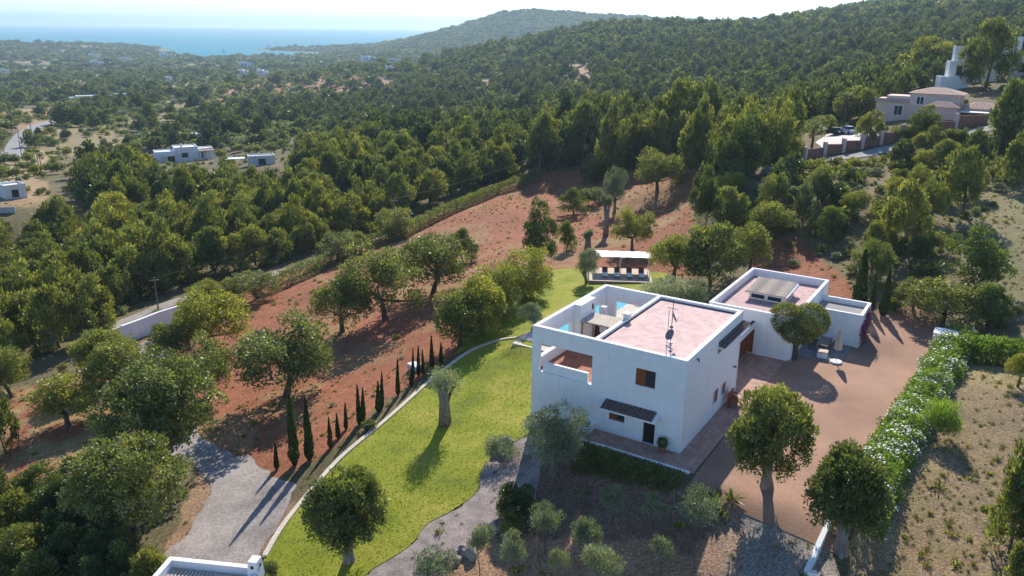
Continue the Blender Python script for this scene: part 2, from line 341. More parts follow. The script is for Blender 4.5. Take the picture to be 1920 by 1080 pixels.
# ------------------------------------------------------------------ terrain mesh with ground cover colours
V = np.stack([GX.ravel(), GY.ravel(), GZ.ravel()], -1)
ii, jj = np.meshgrid(np.arange(NA - 1), np.arange(ND - 1), indexing='ij'); i0 = (ii * ND + jj).ravel()
Fc = np.stack([i0, i0 + ND, i0 + ND + 1, i0 + 1], -1)
me = np_mesh('ground', V, Fc, M['soil'])
for p in me.polygons: p.use_smooth = True
gpx, gpy = project(V[:, 0], V[:, 1], V[:, 2]); D = np.hypot(V[:, 0], V[:, 1])
wx = (vnoise(V[:, 0], V[:, 1], 2.2, 5) - .5) * 900 / D + (vnoise(V[:, 0], V[:, 1], .7, 6) - .5) * 500 / D
wy = (vnoise(V[:, 0], V[:, 1], 2.2, 7) - .5) * 500 / D + (vnoise(V[:, 0], V[:, 1], .7, 8) - .5) * 300 / D
QX, QY = gpx + wx, gpy + wy
N1 = vnoise(V[:, 0], V[:, 1], 7., 11); N2 = vnoise(V[:, 0], V[:, 1], 1.6, 12); N3 = vnoise(V[:, 0], V[:, 1], 40., 13)
colr = np.tile(np.array([.13, .105, .055]), (len(V), 1))
grn = np.array([.09, .1, .035]); tan = np.array([.3, .22, .12]); red = np.array([.285, .105, .058]); brn = np.array([.24, .14, .085]); dry = np.array([.33, .25, .13])
colr += (N1[:, None] - .5) * np.array([.07, .05, .03])
def paint(poly, c, f=None):
    global colr
    k = inpoly(QX, QY, poly).astype(float)
    if f is not None: k = k * f
    colr = colr * (1 - k[:, None]) + np.array(c) * k[:, None]
RED = [(225,790),(380,850),(470,860),(520,900),(600,860),(700,770),(800,700),(870,640),(1000,510),(1130,500),(1310,520),(1300,400),(1310,320),(1010,320),(700,445),(520,520),(330,600),(180,690),(0,740),(0,940),(150,850)]
paint(RED, red * .95)
wd = smooth((N1 - .42) * 5) * .75
paint(RED, (.26, .18, .09), wd * .75 * smooth((N2 - .25) * 3))
paint([(200,690),(470,600),(600,530),(1010,325),(1310,325),(1310,480),(1130,500),(900,470),(560,590),(380,640),(200,740)], (.26, .17, .09), smooth((N1 - .42) * 4) * .35)
paint([(0,730),(220,690),(230,840),(0,930)], (.3, .22, .1), smooth((N2 - .3) * 4) * .7)
paint([(390,860),(560,950),(480,1060),(300,1060)], (.33, .2, .13), .8 + 0 * N1)
paint([(1420,440),(1500,445),(1600,540),(1720,600),(1700,640),(1540,600),(1400,520)], red * .9)
paint([(1500,290),(1640,290),(1920,250),(1920,520),(1780,560),(1640,480),(1500,380)], (.19, .15, .08), .7 + 0 * N1)
paint([(1780,330),(2100,350),(2100,620),(1820,560)], (.2, .17, .09))
DRYB = [(1560,1200),(1600,1000),(1690,840),(1770,700),(1820,640),(2100,600),(2100,1300)]
paint(DRYB, (.235, .165, .1)); paint(DRYB, (.32, .25, .13), smooth((N1 - .5) * 4) * .75); paint(DRYB, (.17, .14, .06), smooth((N2 - .6) * 5) * .6)
GARD = [(690,1300),(780,1070),(880,1000),(960,900),(980,860),(1090,850),(1310,900),(1400,900),(1400,1300)]
paint(GARD, (.18, .115, .085)); paint([(780,1300),(830,1060),(900,1000),(1000,1000),(1400,1040),(1400,1300)], (.32, .19, .12))
paint([(1360,900),(1560,900),(1570,1300),(1360,1300)], (.26, .22, .2))
paint([(1360,905),(1400,905),(1370,1300),(1290,1300),(1310,1040)], (.3, .19, .14), .4 + .6 * N2)
# far fields
for pl, c_ in [([(0,205),(60,205),(140,212),(200,213),(120,232),(30,245),(0,245)], (.33, .2, .13)), ([(100,148),(165,152),(165,158),(100,158)], (.5, .38, .26)),
               ([(260,172),(370,178),(330,188),(270,184)], (.17, .07, .06)), ([(325,150),(460,140),(440,150),(340,172),(300,172)], (.48, .36, .22)),
               ([(480,140),(600,135),(730,150),(740,165),(620,185),(500,190),(300,200),(380,185),(470,160)], (.36, .17, .11)),
               ([(70,240),(210,225),(330,215),(360,232),(300,262),(100,300),(60,290)], (.25, .2, .11)), ([(0,300),(80,280),(110,310),(60,345),(0,350)], (.36, .26, .16)),
               ([(35,130),(75,130),(75,137),(35,137)], (.2, .24, .08)), ([(0,340),(90,340),(90,390),(0,390)], (.33, .22, .13)), ([(140,395),(200,400),(215,470),(150,440)], (.36, .17, .09)),
               ([(1040,120),(1110,120),(1110,160),(1050,160)], (.36, .22, .15)), ([(880,150),(960,150),(960,175),(880,175)], (.36, .2, .14)),
               ([(700,200),(900,190),(900,235),(760,235)], (.28, .19, .12))]: paint(pl, c_, .85 + 0 * N1)
farm = smooth((D - 350) / 300) * smooth((620 - gpx) / 300) * smooth((N3 - .55) * 8)
colr = colr * (1 - farm[:, None] * .7) + np.array([.3, .23, .13]) * farm[:, None] * .7
colr *= (.9 + .25 * N2)[:, None]
ca = me.color_attributes.new('ground', 'FLOAT_COLOR', 'POINT'); ca.data.foreach_set('color', np.concatenate([colr, np.ones((len(V), 1))], 1).astype(np.float32).ravel())
tag(link('ground', me), kind='structure')
bm = BM(); vs_ = [bm.verts.new(p) for p in ((-20000, 600, SEA), (20000, 600, SEA), (20000, 19000, SEA), (-20000, 19000, SEA))]; bm.faces.new(vs_)
tag(obj('sea', bm, M['sea']), kind='structure')
# ------------------------------------------------------------------ draped sheets
def drape(name, pts, m, off=.05, step=.6, kind='structure'):
    """closed world-space outline laid on the ground"""
    P = []
    for i in range(len(pts)):
        a = np.array(pts[i]); b_ = np.array(pts[(i + 1) % len(pts)]); k = max(1, int(np.hypot(*(b_ - a)) / step))
        for j in range(k): P.append(a + (b_ - a) * j / k)
    P = np.array(P)
    if name in ('driveway', 'gravel_path'): P = P + (np.stack([vnoise(P[:, 0], P[:, 1], .9, 61), vnoise(P[:, 0], P[:, 1], .9, 62)], -1) - .5) * .7
    mn, mx = P.min(0), P.max(0); X, Y = np.meshgrid(np.arange(mn[0], mx[0], step), np.arange(mn[1], mx[1], step))
    X = X.ravel() + .013; Y = Y.ravel() + .017; k = inpoly(X, Y, [tuple(p) for p in P]); G = np.stack([X[k], Y[k]], -1)
    # drop points too near the outline
    if len(G):
        dm = np.sqrt(((G[:, None] - P[None]) ** 2).sum(-1)).min(1); G = G[dm > step * .4]
    allp = [Vector(p) for p in np.concatenate([P, G])] if len(G) else [Vector(p) for p in P]
    e = [(i, (i + 1) % len(P)) for i in range(len(P))]
    vo, eo, fo, *_ = delaunay_2d_cdt(allp, e, [], 1, 1e-4)
    vo = np.array([tuple(v) for v in vo]); z = ground(vo[:, 0], vo[:, 1]) + off
    me = bpy.data.meshes.new(name); me.from_pydata([(x, y, zz) for (x, y), zz in zip(vo, z)], [], fo); me.update()
    for p in me.polygons: p.use_smooth = True
    o = link(name, me, m); return tag(o, kind=kind)
def pxs(l): return [hit(*p) for p in l]
def curve(pts, m_=6):
    out = []; n_ = len(pts)
    for i in range(n_ - 1):
        p0, p1, p2, p3 = (np.array(pts[max(i - 1, 0)], float), np.array(pts[i], float), np.array(pts[i + 1], float), np.array(pts[min(i + 2, n_ - 1)], float))
        for j in range(m_):
            t_ = j / m_; out.append(.5 * ((2 * p1) + (-p0 + p2) * t_ + (2 * p0 - 5 * p1 + 4 * p2 - p3) * t_ ** 2 + (-p0 + 3 * p1 - 3 * p2 + p3) * t_ ** 3))
    out.append(np.array(pts[-1], float)); return out
def strip(line, wid):
    l = [np.array(p, float) for p in line]; a, b_ = [], []
    for i, p in enumerate(l):
        d = l[min(i + 1, len(l) - 1)] - l[max(i - 1, 0)]; d /= np.hypot(*d) + 1e-9; n_ = np.array([-d[1], d[0]]); a.append(p + n_ * wid / 2); b_.append(p - n_ * wid / 2)
    return a + b_[::-1]
KERB = curve(pxs([(497,1046),(530,990),(575,932),(640,860),(720,793),(800,722),(870,668),(905,650),(950,637),(1000,629)]))
low = [tuple(p) for p in KERB] + pxs([(1012,640),(1012,800)]) + [tuple(p) for p in curve(pxs([(990,815),(935,850),(905,880),(892,925),(845,960),(800,985),(768,1025),(700,1068)]))] + pxs([(640,1120),(470,1120)])
drape('lawn', low, M['lawn'], .065, .5)
drape('lawn', [tuple(p) for p in curve(pxs([(850,668),(890,625),(950,585),(1000,530),(1040,507),(1110,504)]))] + pxs([(1250,512),(1250,552),(1120,545),(1100,556),(1000,624),(930,638)]), M['lawn'], .05)
drape('gravel_path', [tuple(p) for p in curve(pxs([(990,815),(935,850),(905,880),(892,925),(845,960),(800,985),(768,1025),(700,1068),(640,1120)]))] + pxs([(800,1120),(835,1062),(880,1015),(930,985),(985,965),(1010,900),(1015,850)]), M['gravel'], .03)
drape('driveway', [tuple(p) for p in curve(pxs([(335,606),(318,650),(315,700),(345,765),(400,835),(470,862),(505,890),(550,915),(520,985),(490,1040)]))] + pxs([(470,1120),(270,1120)]) + [tuple(p) for p in curve(pxs([(300,1050),(350,1005),(392,930),(372,880),(320,850),(262,770),(238,700),(245,655)]))], M['drive'], .04)
def lw(l): return [tuple(L2W(*p)) for p in l]
drape('courtyard', lw([(1.9, -3.4), (11.4, -4.5), (11.6, 5), (12.2, 15), (13, 25), (13.6, 38), (11, 42), (7, 41), (2, 36.5), (-2, 24), (1.6, 20)]), M['court'], .035)
ROAD1 = curve([hit(*p) for p in [(15,302),(28,280),(38,262),(55,246),(90,232),(150,216),(215,208),(262,200),(330,190),(400,171),(440,158),(480,143)]], 8)
drape('road', strip(ROAD1, 6.5), M['asphalt'], .35, 4.)
drape('road', strip(curve([hit(*p) for p in [(180,625),(250,598),(330,566),(450,532),(560,500),(640,470),(720,440)]]), 2.8), M['drive'], .06, 1.)
drape('road', strip(curve([hit(*p) for p in [(1490,312),(1540,301),(1610,292),(1680,277),(1760,262),(1850,242),(1920,232)]]), 3.6), M['asphalt'], .1, 1.5)
# kerb along the lawn
def sweep(name, line, w_, h0, h1, m):
    bm = BM(); l = [np.array(p, float) for p in line]; rows = []
    for i, p in enumerate(l):
        d = l[min(i + 1, len(l) - 1)] - l[max(i - 1, 0)]; d /= np.hypot(*d) + 1e-9; n_ = np.array([-d[1], d[0]]); g = gz(*p)
        a, b_ = p + n_ * w_ / 2, p - n_ * w_ / 2
        rows.append([bm.verts.new(q) for q in ((a[0], a[1], g + h0), (a[0], a[1], g + h1), (b_[0], b_[1], g + h1), (b_[0], b_[1], g + h0))])
    for i in range(len(rows) - 1):
        for k in range(4): bm.faces.new((rows[i][k], rows[i][(k + 1) % 4], rows[i + 1][(k + 1) % 4], rows[i + 1][k]))
    bm.faces.new(rows[0]); bm.faces.new(rows[-1][::-1]); return obj(name, bm, m)
tag(sweep('kerb', KERB, .34, -.5, .2, M['cream']), kind='structure')
# ------------------------------------------------------------------ main house
house = thing('white_house', 'large white cubic villa with a flat pink roof and an open roof terrace', 'house', (B0[0], B0[1], 0), YAW)
W_, D_, T = 12.2, 12.25, .35
bm = BM()
TO = (-11.62, -7.1, 3.42, 5.7)
wall(bm, 'x', 0, T, -W_, 0, -2.2, 7.0, [TO, (-3.66, -2.18, 4.38, 5.64), (-5.55, -4.33, 1.13, 1.72), (-2.86, -1.97, 0.02, 2.05)])
wall(bm, 'y', -T, 0, T, D_ - T, -1, 7.0, [(6.5, 7.6, 1.03, 2.15), (8.35, 9.42, 1.0, 2.02), (6.5, 12.0, 5.2, 5.68)])
wall(bm, 'y', -W_, -W_ + T, T, D_ - T, -2.2, 7.0, [(.8, 5.7, 4.25, 5.7), (9.2, 11.2, 4.25, 5.7)])
wall(bm, 'x', D_ - T, D_, -W_, 0, -1, 7.0, [(-11.0, -7.2, 3.45, 5.75)])
wall(bm, 'y', -7.15, -6.85, T, D_ - T, 3.4, 7.0, [(2, 4.5, 3.42, 5.6)])
box(bm, -W_ + T, -11.25, 6.0, 8.55, 3.42, 6.997)          # thick pier of the terrace wall
box(bm, -11.0, -10.55, 9.0, 9.45, 3.42, 6.1)
box(bm, -11.3, -7.5, .12, .36, 3.43, 4.18)                # inset parapet in the opening
wall_o = obj('wall', bm, M['plaster'], house)
obj('roof', boxes((-6.85, -T, T, D_ - T, 6.45, 6.74)), M['pink_roof'], house)
obj('terrace_floor', boxes((-W_ + T, -7.15, T, D_ - T, 3.1, 3.42)), M['terrace_in'], house)
obj('roof_edge_gap', boxes((-6.845, -6.79, .4, D_ - .4, 6.74, 6.80), (-6.79, -.4, D_ - .43, D_ - .36, 6.74, 6.8)), M['dark'], house)
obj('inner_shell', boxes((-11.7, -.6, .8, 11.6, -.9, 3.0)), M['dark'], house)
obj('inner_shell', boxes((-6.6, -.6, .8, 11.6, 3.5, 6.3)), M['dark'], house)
obj('vent', boxes((-11.247, -11.235, 7.9, 8.2, 6.1, 6.6)), M['dark'], house)
ch = obj('chimney', boxes((-7.2, -6.75, 5.2, 5.7, 6.98, 7.35), (-7.28, -6.67, 5.12, 5.78, 7.35, 7.42)), M['plaster2'], house)
def window(x0, x1, z0, z1, shutter, par, y=.1, glass_first=False):
    wdw = obj('window', boxes((x0, x1, y, y + .03, z0, z1)), M['glass'], par)
    obj('frame', boxes((x0, x0 + .06, y - .05, y - .003, z0, z1), (x1 - .06, x1, y - .05, y - .003, z0, z1), (x0 + .06, x1 - .06, y - .05, y - .003, z1 - .06, z1), (x0 + .06, x1 - .06, y - .05, y - .003, z0, z0 + .05), ((x0 + x1) / 2 - .03, (x0 + x1) / 2 + .03, y - .05, y - .003, z0 + .05, z1 - .06)), M['wood'], wdw)
    if shutter:
        bm = boxes((x0 + .03, (x0 + x1) / 2 - .04, y - .12, y - .06, z0 + .03, z1 - .03))
        k = z0 + .08
        while k < z1 - .12: box(bm, x0 + .08, (x0 + x1) / 2 - .09, y - .14, y - .118, k, k + .05); k += .1
        obj('shutter', bm, M['wood'], wdw)
    obj('sill', boxes((x0 - .06, x1 + .06, -.07, -.003, z0 - .08, z0 - .004)), M['plaster'], wdw)
    return wdw
window(-3.66, -2.18, 4.38, 5.64, True, house); window(-5.55, -4.33, 1.13, 1.72, True, house)
for y0, y1, z0, z1 in ((6.5, 7.6, 1.03, 2.15), (8.35, 9.42, 1.0, 2.02)):
    wd = obj('window', boxes((-.16, -.13, y0, y1, z0, z1)), M['glass'], house)
    obj('shutter', boxes((-.12, -.05, y0 + .55, y1 - .04, z0 + .03, z1 - .03), (-.12, -.06, y0 + .03, y0 + .3, z0 + .03, z1 - .03)), M['wood'], wd)
    obj('frame', boxes((-.12, -.03, y0 + .33, y0 + .4, z0, z1)), M['whitepaint'], wd)
dr = obj('door', boxes((-2.86, -1.97, .16, .22, .02, 2.05)), M['dark'], house)
obj('frame', boxes((-2.86, -2.8, .05, .15, .02, 2.05), (-2.03, -1.97, .05, .15, .02, 2.05), (-2.8, -2.03, .05, .15, 1.99, 2.05)), M['wood'], dr)
# front canopy: sloping slab with barrel tiles
def slope_slab(bm, x0, x1, y0, y1, za, zb, th):       # y1 at the wall (high, za), y0 outer edge (low, zb)
    poly8(bm, [(x0, y0, zb - th), (x1, y0, zb - th), (x1, y1, za - th), (x0, y1, za - th), (x0, y0, zb), (x1, y0, zb), (x1, y1, za), (x0, y1, za)])
bm = BM(); slope_slab(bm, -5.9, -1.65, -.9, -.003, 2.62, 2.3, .16); cp = obj('canopy', bm, M['plaster'], house)
bm = BM(); x = -5.78
while x < -1.8: tube(bm, [(x, -.93, 2.33), (x, -.03, 2.65)], .085, 6); x += .19
obj('roof_tiles', bm, M['tile_dark'], cp)
bm = BM(); poly8(bm, [(.003, 6.5, 5.68), (.55, 6.5, 5.68), (.55, 12.4, 5.68), (.003, 12.4, 5.68), (.003, 6.5, 5.8), (.55, 6.5, 5.8), (.55, 12.4, 5.8), (.003, 12.4, 5.8)]); cp2 = obj('canopy', bm, M['plaster'], house)
bm = BM(); y = 6.6
while y < 12.35: tube(bm, [(.55, y, 5.87), (.01, y, 6.17)], .085, 6); y += .19
obj('roof_tiles', bm, M['tile_dark'], cp2)
lt = obj('wall_lamp', boxes((.003, .22, 1.75, 1.87, 6.5, 6.58), (.14, .3, 1.72, 1.9, 6.4, 6.499)), M['metal'], house)
obj('drain_spout', boxes((.003, .25, 10.9, 11.05, 2.6, 2.7)), M['metal'], house)
# roof terrace reed pergola (a thing that stands on the terrace)
Z3 = 3.42
pg = thing('pergola', 'small reed-topped pergola on the roof terrace of the cubic villa', 'pergola', tuple(L2W(-9.8, 7)) + (Z3,), YAW)
bm = BM()
for k in range(46): xx = -1.42 + k * .062; box(bm, xx, xx + .045, -1.15 + random.uniform(-.08, .05), 1.2 + random.uniform(-.08, .1), 2.32, 2.36)
obj('reed_cover', bm, M['cream'], pg)
for sx, sy in ((-1.3, -1), (1.3, -1), (-1.3, 1), (1.3, 1)): obj('post', boxes((sx - .05, sx + .05, sy - .05, sy + .05, 0, 2.2)), M['greywood'], pg)
obj('beam', boxes((-1.45, 1.45, -1.05, -.95, 2.2, 2.31), (-1.45, 1.45, .95, 1.05, 2.2, 2.31)), M['greywood'], pg)
tb = thing('terrace_sofa', 'dark wicker sofa under the reed pergola on the roof terrace', 'sofa', tuple(L2W(-10.9, 9.9)) + (Z3,), YAW)
obj('seat', boxes((-.8, .0, -1, 1, .12, .42)), M['redfabric'], tb); obj('backrest', boxes((-.8, -.62, -1, 1, .42, .85)), M['redfabric'], tb)
for a, b_ in ((-.75, -.95), (-.1, -.95), (-.75, .85), (-.1, .85)): obj('leg', boxes((a, a + .08, b_, b_ + .1, 0, .118)), M['greywood'], tb)
# antenna on the roof
an = thing('roof_antenna', 'thin mast with two grey satellite dishes on the pink flat roof', 'antenna', tuple(L2W(-2.5, 3.2)) + (6.74,), YAW)
bm = BM(); tube(bm, [(0, 0, 0), (0, 0, 3.3)], .03, 6); tube(bm, [(0, 0, .05), (0, 0, .0)], .2, 8); obj('mast', bm, M['metal'], an)
def dish(z, az, el, r):
    bm = BM(); c0 = None; rings = []
    for i in range(6):
        rr = r * i / 5; row = []
        for k in range(16): a = k / 16 * 2 * math.pi; row.append(bm.verts.new((rr * math.cos(a), rr * math.sin(a) * 1.1, .22 * (rr / r) ** 2 * r)))
        rings.append(row)
    for i in range(5):
        for k in range(16): bm.faces.new((rings[i][k], rings[i][(k + 1) % 16], rings[i + 1][(k + 1) % 16], rings[i + 1][k])) if i else bm.faces.new((rings[0][k], rings[1][(k + 1) % 16], rings[1][k]))
    tube(bm, [(0, -r, .08), (0, -.1, r * .9)], .012, 5)
    bmesh.ops.transform(bm, matrix=Matrix.Translation((0, 0, z)) @ Matrix.Rotation(az, 4, 'Z') @ Matrix.Rotation(el, 4, 'X') @ Matrix.Translation((0, 0, .08)), verts=bm.verts[:])
    return bm
for zz, az, el, r in ((1.9, 2.2, 1.2, .42), (.55, -.5, 1.0, .38)): obj('dish', dish(zz, az, el, r), M['metal'], an)
bm = BM()
for q in range(6): zz = 1.5 + q * .0; tube(bm, [(-.35 + .14 * q, -.25, 2.6), (-.35 + .14 * q, .25, 2.6)], .012, 4)
tube(bm, [(-.4, 0, 2.6), (.4, 0, 2.6)], .015, 4); obj('aerial', bm, M['metal'], an)
obj('bracket', boxes((-.12, .1, -.06, .06, 1.1, 1.3)), M['metal'], an); obj('bracket', boxes((-.1, .08, -.06, .06, .3, .45)), M['metal'], an)
aw = thing('roof_aerial', 'tall bare thin aerial rod at the front edge of the pink roof', 'antenna', tuple(L2W(-1.75, .5)) + (6.74,), YAW)
bm = BM(); tube(bm, [(0, 0, 0), (0, 0, 3.4)], .022, 5); obj('mast', bm, M['metal'], aw); obj('foot', boxes((-.1, .1, -.1, .1, 0, .06)), M['metal'], aw)
# ------------------------------------------------------------------ terrace paving
def lobj(name, bm, m, kind='structure'):
    o = obj(name, bm, m); o.location = (B0[0], B0[1], 0); o.rotation_euler = (0, 0, YAW)
    return tag(o, kind=kind) if kind else o
lobj('terrace', boxes((-6.6, 1.72, -1.92, -.003, -2.4, 0), (.003, 1.72, 0, 20.4, -.5, 0), (-6.2, 0.0, 12.253, 20.99, -.5, 0), (0.003, 1.72, 20.402, 20.99, -.5, 0)), M['terrace'])
o = lobj('terrace_wall', boxes((-7.0, 1.5, -2.2, -1.925, -2.4, .05)), M['plaster'], None); tag(o, 'low white retaining wall edging the front tiled terrace above the dark hedge', 'wall')
o = lobj('buttress_wall', boxes((-7.35, -6.62, -1.9, -.003, -2.4, .45)), M['plaster'], None); tag(o, 'short white side wall closing the left end of the front terrace', 'wall')
# ------------------------------------------------------------------ guest house + annex
gh = thing('guest_house', 'single-storey white flat-roofed guest house with parapet behind the cubic villa', 'house', tuple(L2W(-5.7, 21.0)) + (0,), YAW)
GW, GD, GH = 7.85, 13.6, 4.15
bm = BM(); wall(bm, 'x', 0, .3, 0, GW, -.6, GH, [(3.2, 4.45, .02, 2.4)]); wall(bm, 'x', GD - .3, GD, 0, GW, -.6, GH); wall(bm, 'y', 0, .3, .3, GD - .3, -.6, GH); wall(bm, 'y', GW - .3, GW, .3, GD - .3, -.6, GH); obj('wall', bm, M['plaster'], gh)
obj('roof', boxes((.3, GW - .3, .3, GD - .3, 3.1, 3.4)), M['purple_roof'], gh)
g_ = obj('door', boxes((3.2, 4.45, .12, .2, .02, 2.4)), M['door'], gh)
lan = obj('roof_lantern', boxes((2.1, 5.6, 5.5, 8.9, 3.4, 4.1)), M['plaster'], gh)
obj('opening', boxes((2.35, 3.6, 5.485, 5.497, 3.55, 3.98), (3.95, 5.2, 5.485, 5.497, 3.55, 3.98), (5.603, 5.615, 5.9, 8.5, 3.55, 3.98)), M['glass'], lan)
bm = BM(); poly8(bm, [(1.85, 4.95, 4.103), (5.85, 4.95, 4.103), (5.85, 9.3, 4.103), (1.85, 9.3, 4.103), (1.85, 4.95, 4.23), (5.85, 4.95, 4.23), (5.85, 9.3, 4.5), (1.85, 9.3, 4.5)]); lr = obj('lantern_slab', bm, M['plaster'], lan)
bm = BM(); x = 1.95
while x < 5.8: tube(bm, [(x, 4.9, 4.25), (x, 9.32, 4.53)], .09, 6); x += .205
obj('roof_tiles', bm, M['tile_tan'], lan)
ax = thing('annex', 'low white side building with gravel roof beside the guest house', 'building', tuple(L2W(2.155, 28)) + (0,), YAW)
AW, AD, AH = 4.5, 4.4, 3.2
bm = BM(); wall(bm, 'x', 0, .28, 0, AW, -.5, AH); wall(bm, 'x', AD - .28, AD, 0, AW, -.5, AH); wall(bm, 'y', AW - .28, AW, .28, AD - .28, -.5, AH); obj('wall', bm, M['plaster'], ax)
obj('roof', boxes((.003, AW - .28, .28, AD - .28, 2.45, 2.7)), M['gravel_roof'], ax)
# link roof between the houses
lk = thing('link_portico', 'white portico beam and pink roof over the passage between the two houses', 'portico', tuple(L2W(-5.8, 12.3)) + (0,), YAW)
obj('beam', boxes((4.25, 4.55, 0.003, 8.69, 2.5, 3.12)), M['plaster'], lk)
obj('roof', boxes((0, 4.248, .003, 8.69, 2.75, 2.98)), M['pink_roof'], lk)
obj('coping', boxes((4.28, 4.52, 6.9, 8.6, 3.122, 3.2)), M['tile_dark'], lk)
obj('gate', boxes((3.9, 4.0, 4.2, 8.6, .01, 2.74)), M['door'], lk)
# patio slab, table, stool, umbrella, bench
lobj('patio', boxes((2.1, 6.1, 22.7, 27.9, -.4, .03)), M['slab'])
pt = thing('patio_table', 'long dark wooden table on the grey patio beside the guest house', 'table', tuple(L2W(4.0, 25.9)) + (.03,), YAW)
obj('tabletop', boxes((-.5, .5, -1.2, 1.2, .7, .76)), M['greywood'], pt)
for sx in (-.42, .42):
    for sy in (-1.1, 1.1): obj('leg', boxes((sx - .04, sx + .04, sy - .04, sy + .04, 0, .698)), M['greywood'], pt)
pc = thing('white_stool', 'square white cushioned cube seat in front of the patio table', 'stool', tuple(L2W(4.35, 23.7)) + (.03,), YAW + .1)
obj('base', boxes((-.42, .42, -.35, .35, 0, .5)), M['whitepaint'], pc); obj('cushion', boxes((-.45, .45, -.38, .38, .502, .62, )), M['fabric'], pc)
for sx, sy, rz, lab in ((-1.0, .5, 1.57, 'dark patio chair at the left side of the long table'), (-1.0, -.5, 1.57, 'dark patio chair at the near left side of the long table'), (1.0, .3, -1.57, 'dark patio chair at the right side of the long table')):
    p = L2W(4.0 + sx, 25.9 + sy); c_ = thing('patio_chair', lab, 'chair', (p[0], p[1], .03), YAW + rz, 'patio chairs')
    obj('seat', boxes((-.24, .24, -.24, .24, .4, .45)), M['redfabric'], c_); obj('backrest', boxes((-.24, .24, -.26, -.22, .45, .88)), M['redfabric'], c_)
    for a in (-.2, .2):
        for b_ in (-.2, .2): obj('leg', boxes((a - .02, a + .02, b_ - .02, b_ + .02, 0, .398)), M['metal'], c_)
p = L2W(5.66, 23.15); um = thing('closed_umbrella', 'closed beige parasol on a round white base at the patio edge', 'umbrella', (p[0], p[1], .03), 0)
bm = BM(); tube(bm, [(0, 0, 0), (0, 0, .12)], [.55, .5], 20); obj('base', bm, M['whitepaint'], um)
bm = BM(); tube(bm, [(0, 0, .121), (0, 0, 3.15)], .035, 8); obj('pole', bm, M['greywood'], um)
bm = BM(); rings = []
for i, (z_, r_) in enumerate([(1.25, .36), (1.5, .36), (2.0, .3), (2.5, .22), (2.9, .13), (3.1, .03)]):
    rings.append([bm.verts.new((math.cos(k * math.pi / 8) * r_ * (1 if k % 2 else .62), math.sin(k * math.pi / 8) * r_ * (1 if k % 2 else .62), z_)) for k in range(16)])
for i in range(5):
    for k in range(16): bm.faces.new((rings[i][k], rings[i][(k + 1) % 16], rings[i + 1][(k + 1) % 16], rings[i + 1][k]))
bm.faces.new(rings[0][::-1]); bm.faces.new(rings[-1]); obj('canopy', bm, M['fabric'], um)
p = L2W(.75, 9.6); bn = thing('garden_bench', 'brown wooden high-backed bench against the right wall of the villa', 'bench', (p[0], p[1], 0), YAW)
obj('seat', boxes((-.3, .4, -.7, .7, .42, .5)), M['door'], bn); obj('backrest', boxes((-.4, -.3, -.7, .7, .5, 1.15)), M['door'], bn); obj('armrest', boxes((-.28, .4, .62, .7, .75, .82)), M['door'], bn)
for sx in (-.3, .32):
    for sy in (-.66, .6): obj('leg', boxes((sx, sx + .07, sy, sy + .07, 0, .418)), M['door'], bn)
p = L2W(1.2, 10.6); cc = thing('wooden_chair', 'pale slatted wooden chair beside the brown bench on the side terrace', 'chair', (p[0], p[1], 0), YAW - .4)
bm = BM()
for k in range(5): box(bm, -.25, .25, -.25 + k * .1, -.17 + k * .1, .42, .45)
obj('seat', bm, M['greywood'], cc); bm = BM()
for k in range(4): box(bm, -.24 + k * .13, -.16 + k * .13, .24, .27, .47, .95)
obj('backrest', bm, M['greywood'], cc)
for a in (-.22, .19):
    for b_ in (-.24, .2): obj('leg', boxes((a, a + .04, b_, b_ + .04, 0, .418)), M['greywood'], cc)
# ------------------------------------------------------------------ pool, coping, sun deck
lobj('pool_surround', boxes((-21.0, -20.1, 12.2, 31.0, -1.2, .02), (-20.1, -16.6, 12.2, 13.2, -1.2, .02), (-20.1, -16.6, 30.0, 31.0, -1.2, .02), (-16.6, -7, 13.4, 31.0, -1, .02), (-21.0, -16.6, 11.0, 12.198, -1.2, -.1)), M['cream'])
lobj('pool_water', boxes((-20.1, -16.6, 13.2, 30, -1.2, -.06)), M['pool'])
DK = L2W(-21.4, 37.0)
dz = gz(*DK) + .35
dk = lobj('sun_deck', boxes((-4.4, 4.2, -3.2, 2.6, -1.2, 0)), M['deck'], 'structure')
dth = math.atan2(un(1222, 527, dz)[1] - un(1110, 525, dz)[1], un(1222, 527, dz)[0] - un(1110, 525, dz)[0])
DA, DBp = np.array(un(1105, 526, dz)), np.array(un(1224, 530, dz)); dax = (DBp - DA) / np.hypot(*(DBp - DA)); day = np.array([-dax[1], dax[0]]); dth = math.atan2(dax[1], dax[0])
dwid = float(np.hypot(*(DBp - DA))); dc = DA + dax * dwid / 2
bpy.data.objects.remove(dk)
dk = obj('sun_deck', boxes((-dwid / 2, dwid / 2, 0, 5.6, -1.2, 0)), M['deck']); dk.location = (dc[0], dc[1], dz); dk.rotation_euler = (0, 0, dth); tag(dk, kind='structure')
ptc = thing('shade_pergola', 'white canvas shade pergola on slim posts behind the row of sun loungers', 'pergola', (dc[0], dc[1], dz), dth)
bm = BM(); nx = 14
rows = []
for i in range(nx + 1):
    xx = -dwid / 2 + .7 + (dwid - .7) * i / nx; sag = .06 * math.sin(i / nx * math.pi * 5) ** 2
    rows.append([bm.verts.new((xx, yy, 2.1 - sag + th)) for yy, th in ((3.3, 0), (6.1, 0), (6.1, .04), (3.3, .04))])
for i in range(nx):
    for k in range(4): bm.faces.new((rows[i][k], rows[i][(k + 1) % 4], rows[i + 1][(k + 1) % 4], rows[i + 1][k]))
bm.faces.new(rows[0]); bm.faces.new(rows[-1][::-1]); obj('canvas_cover', bm, M['whitepaint'], ptc)
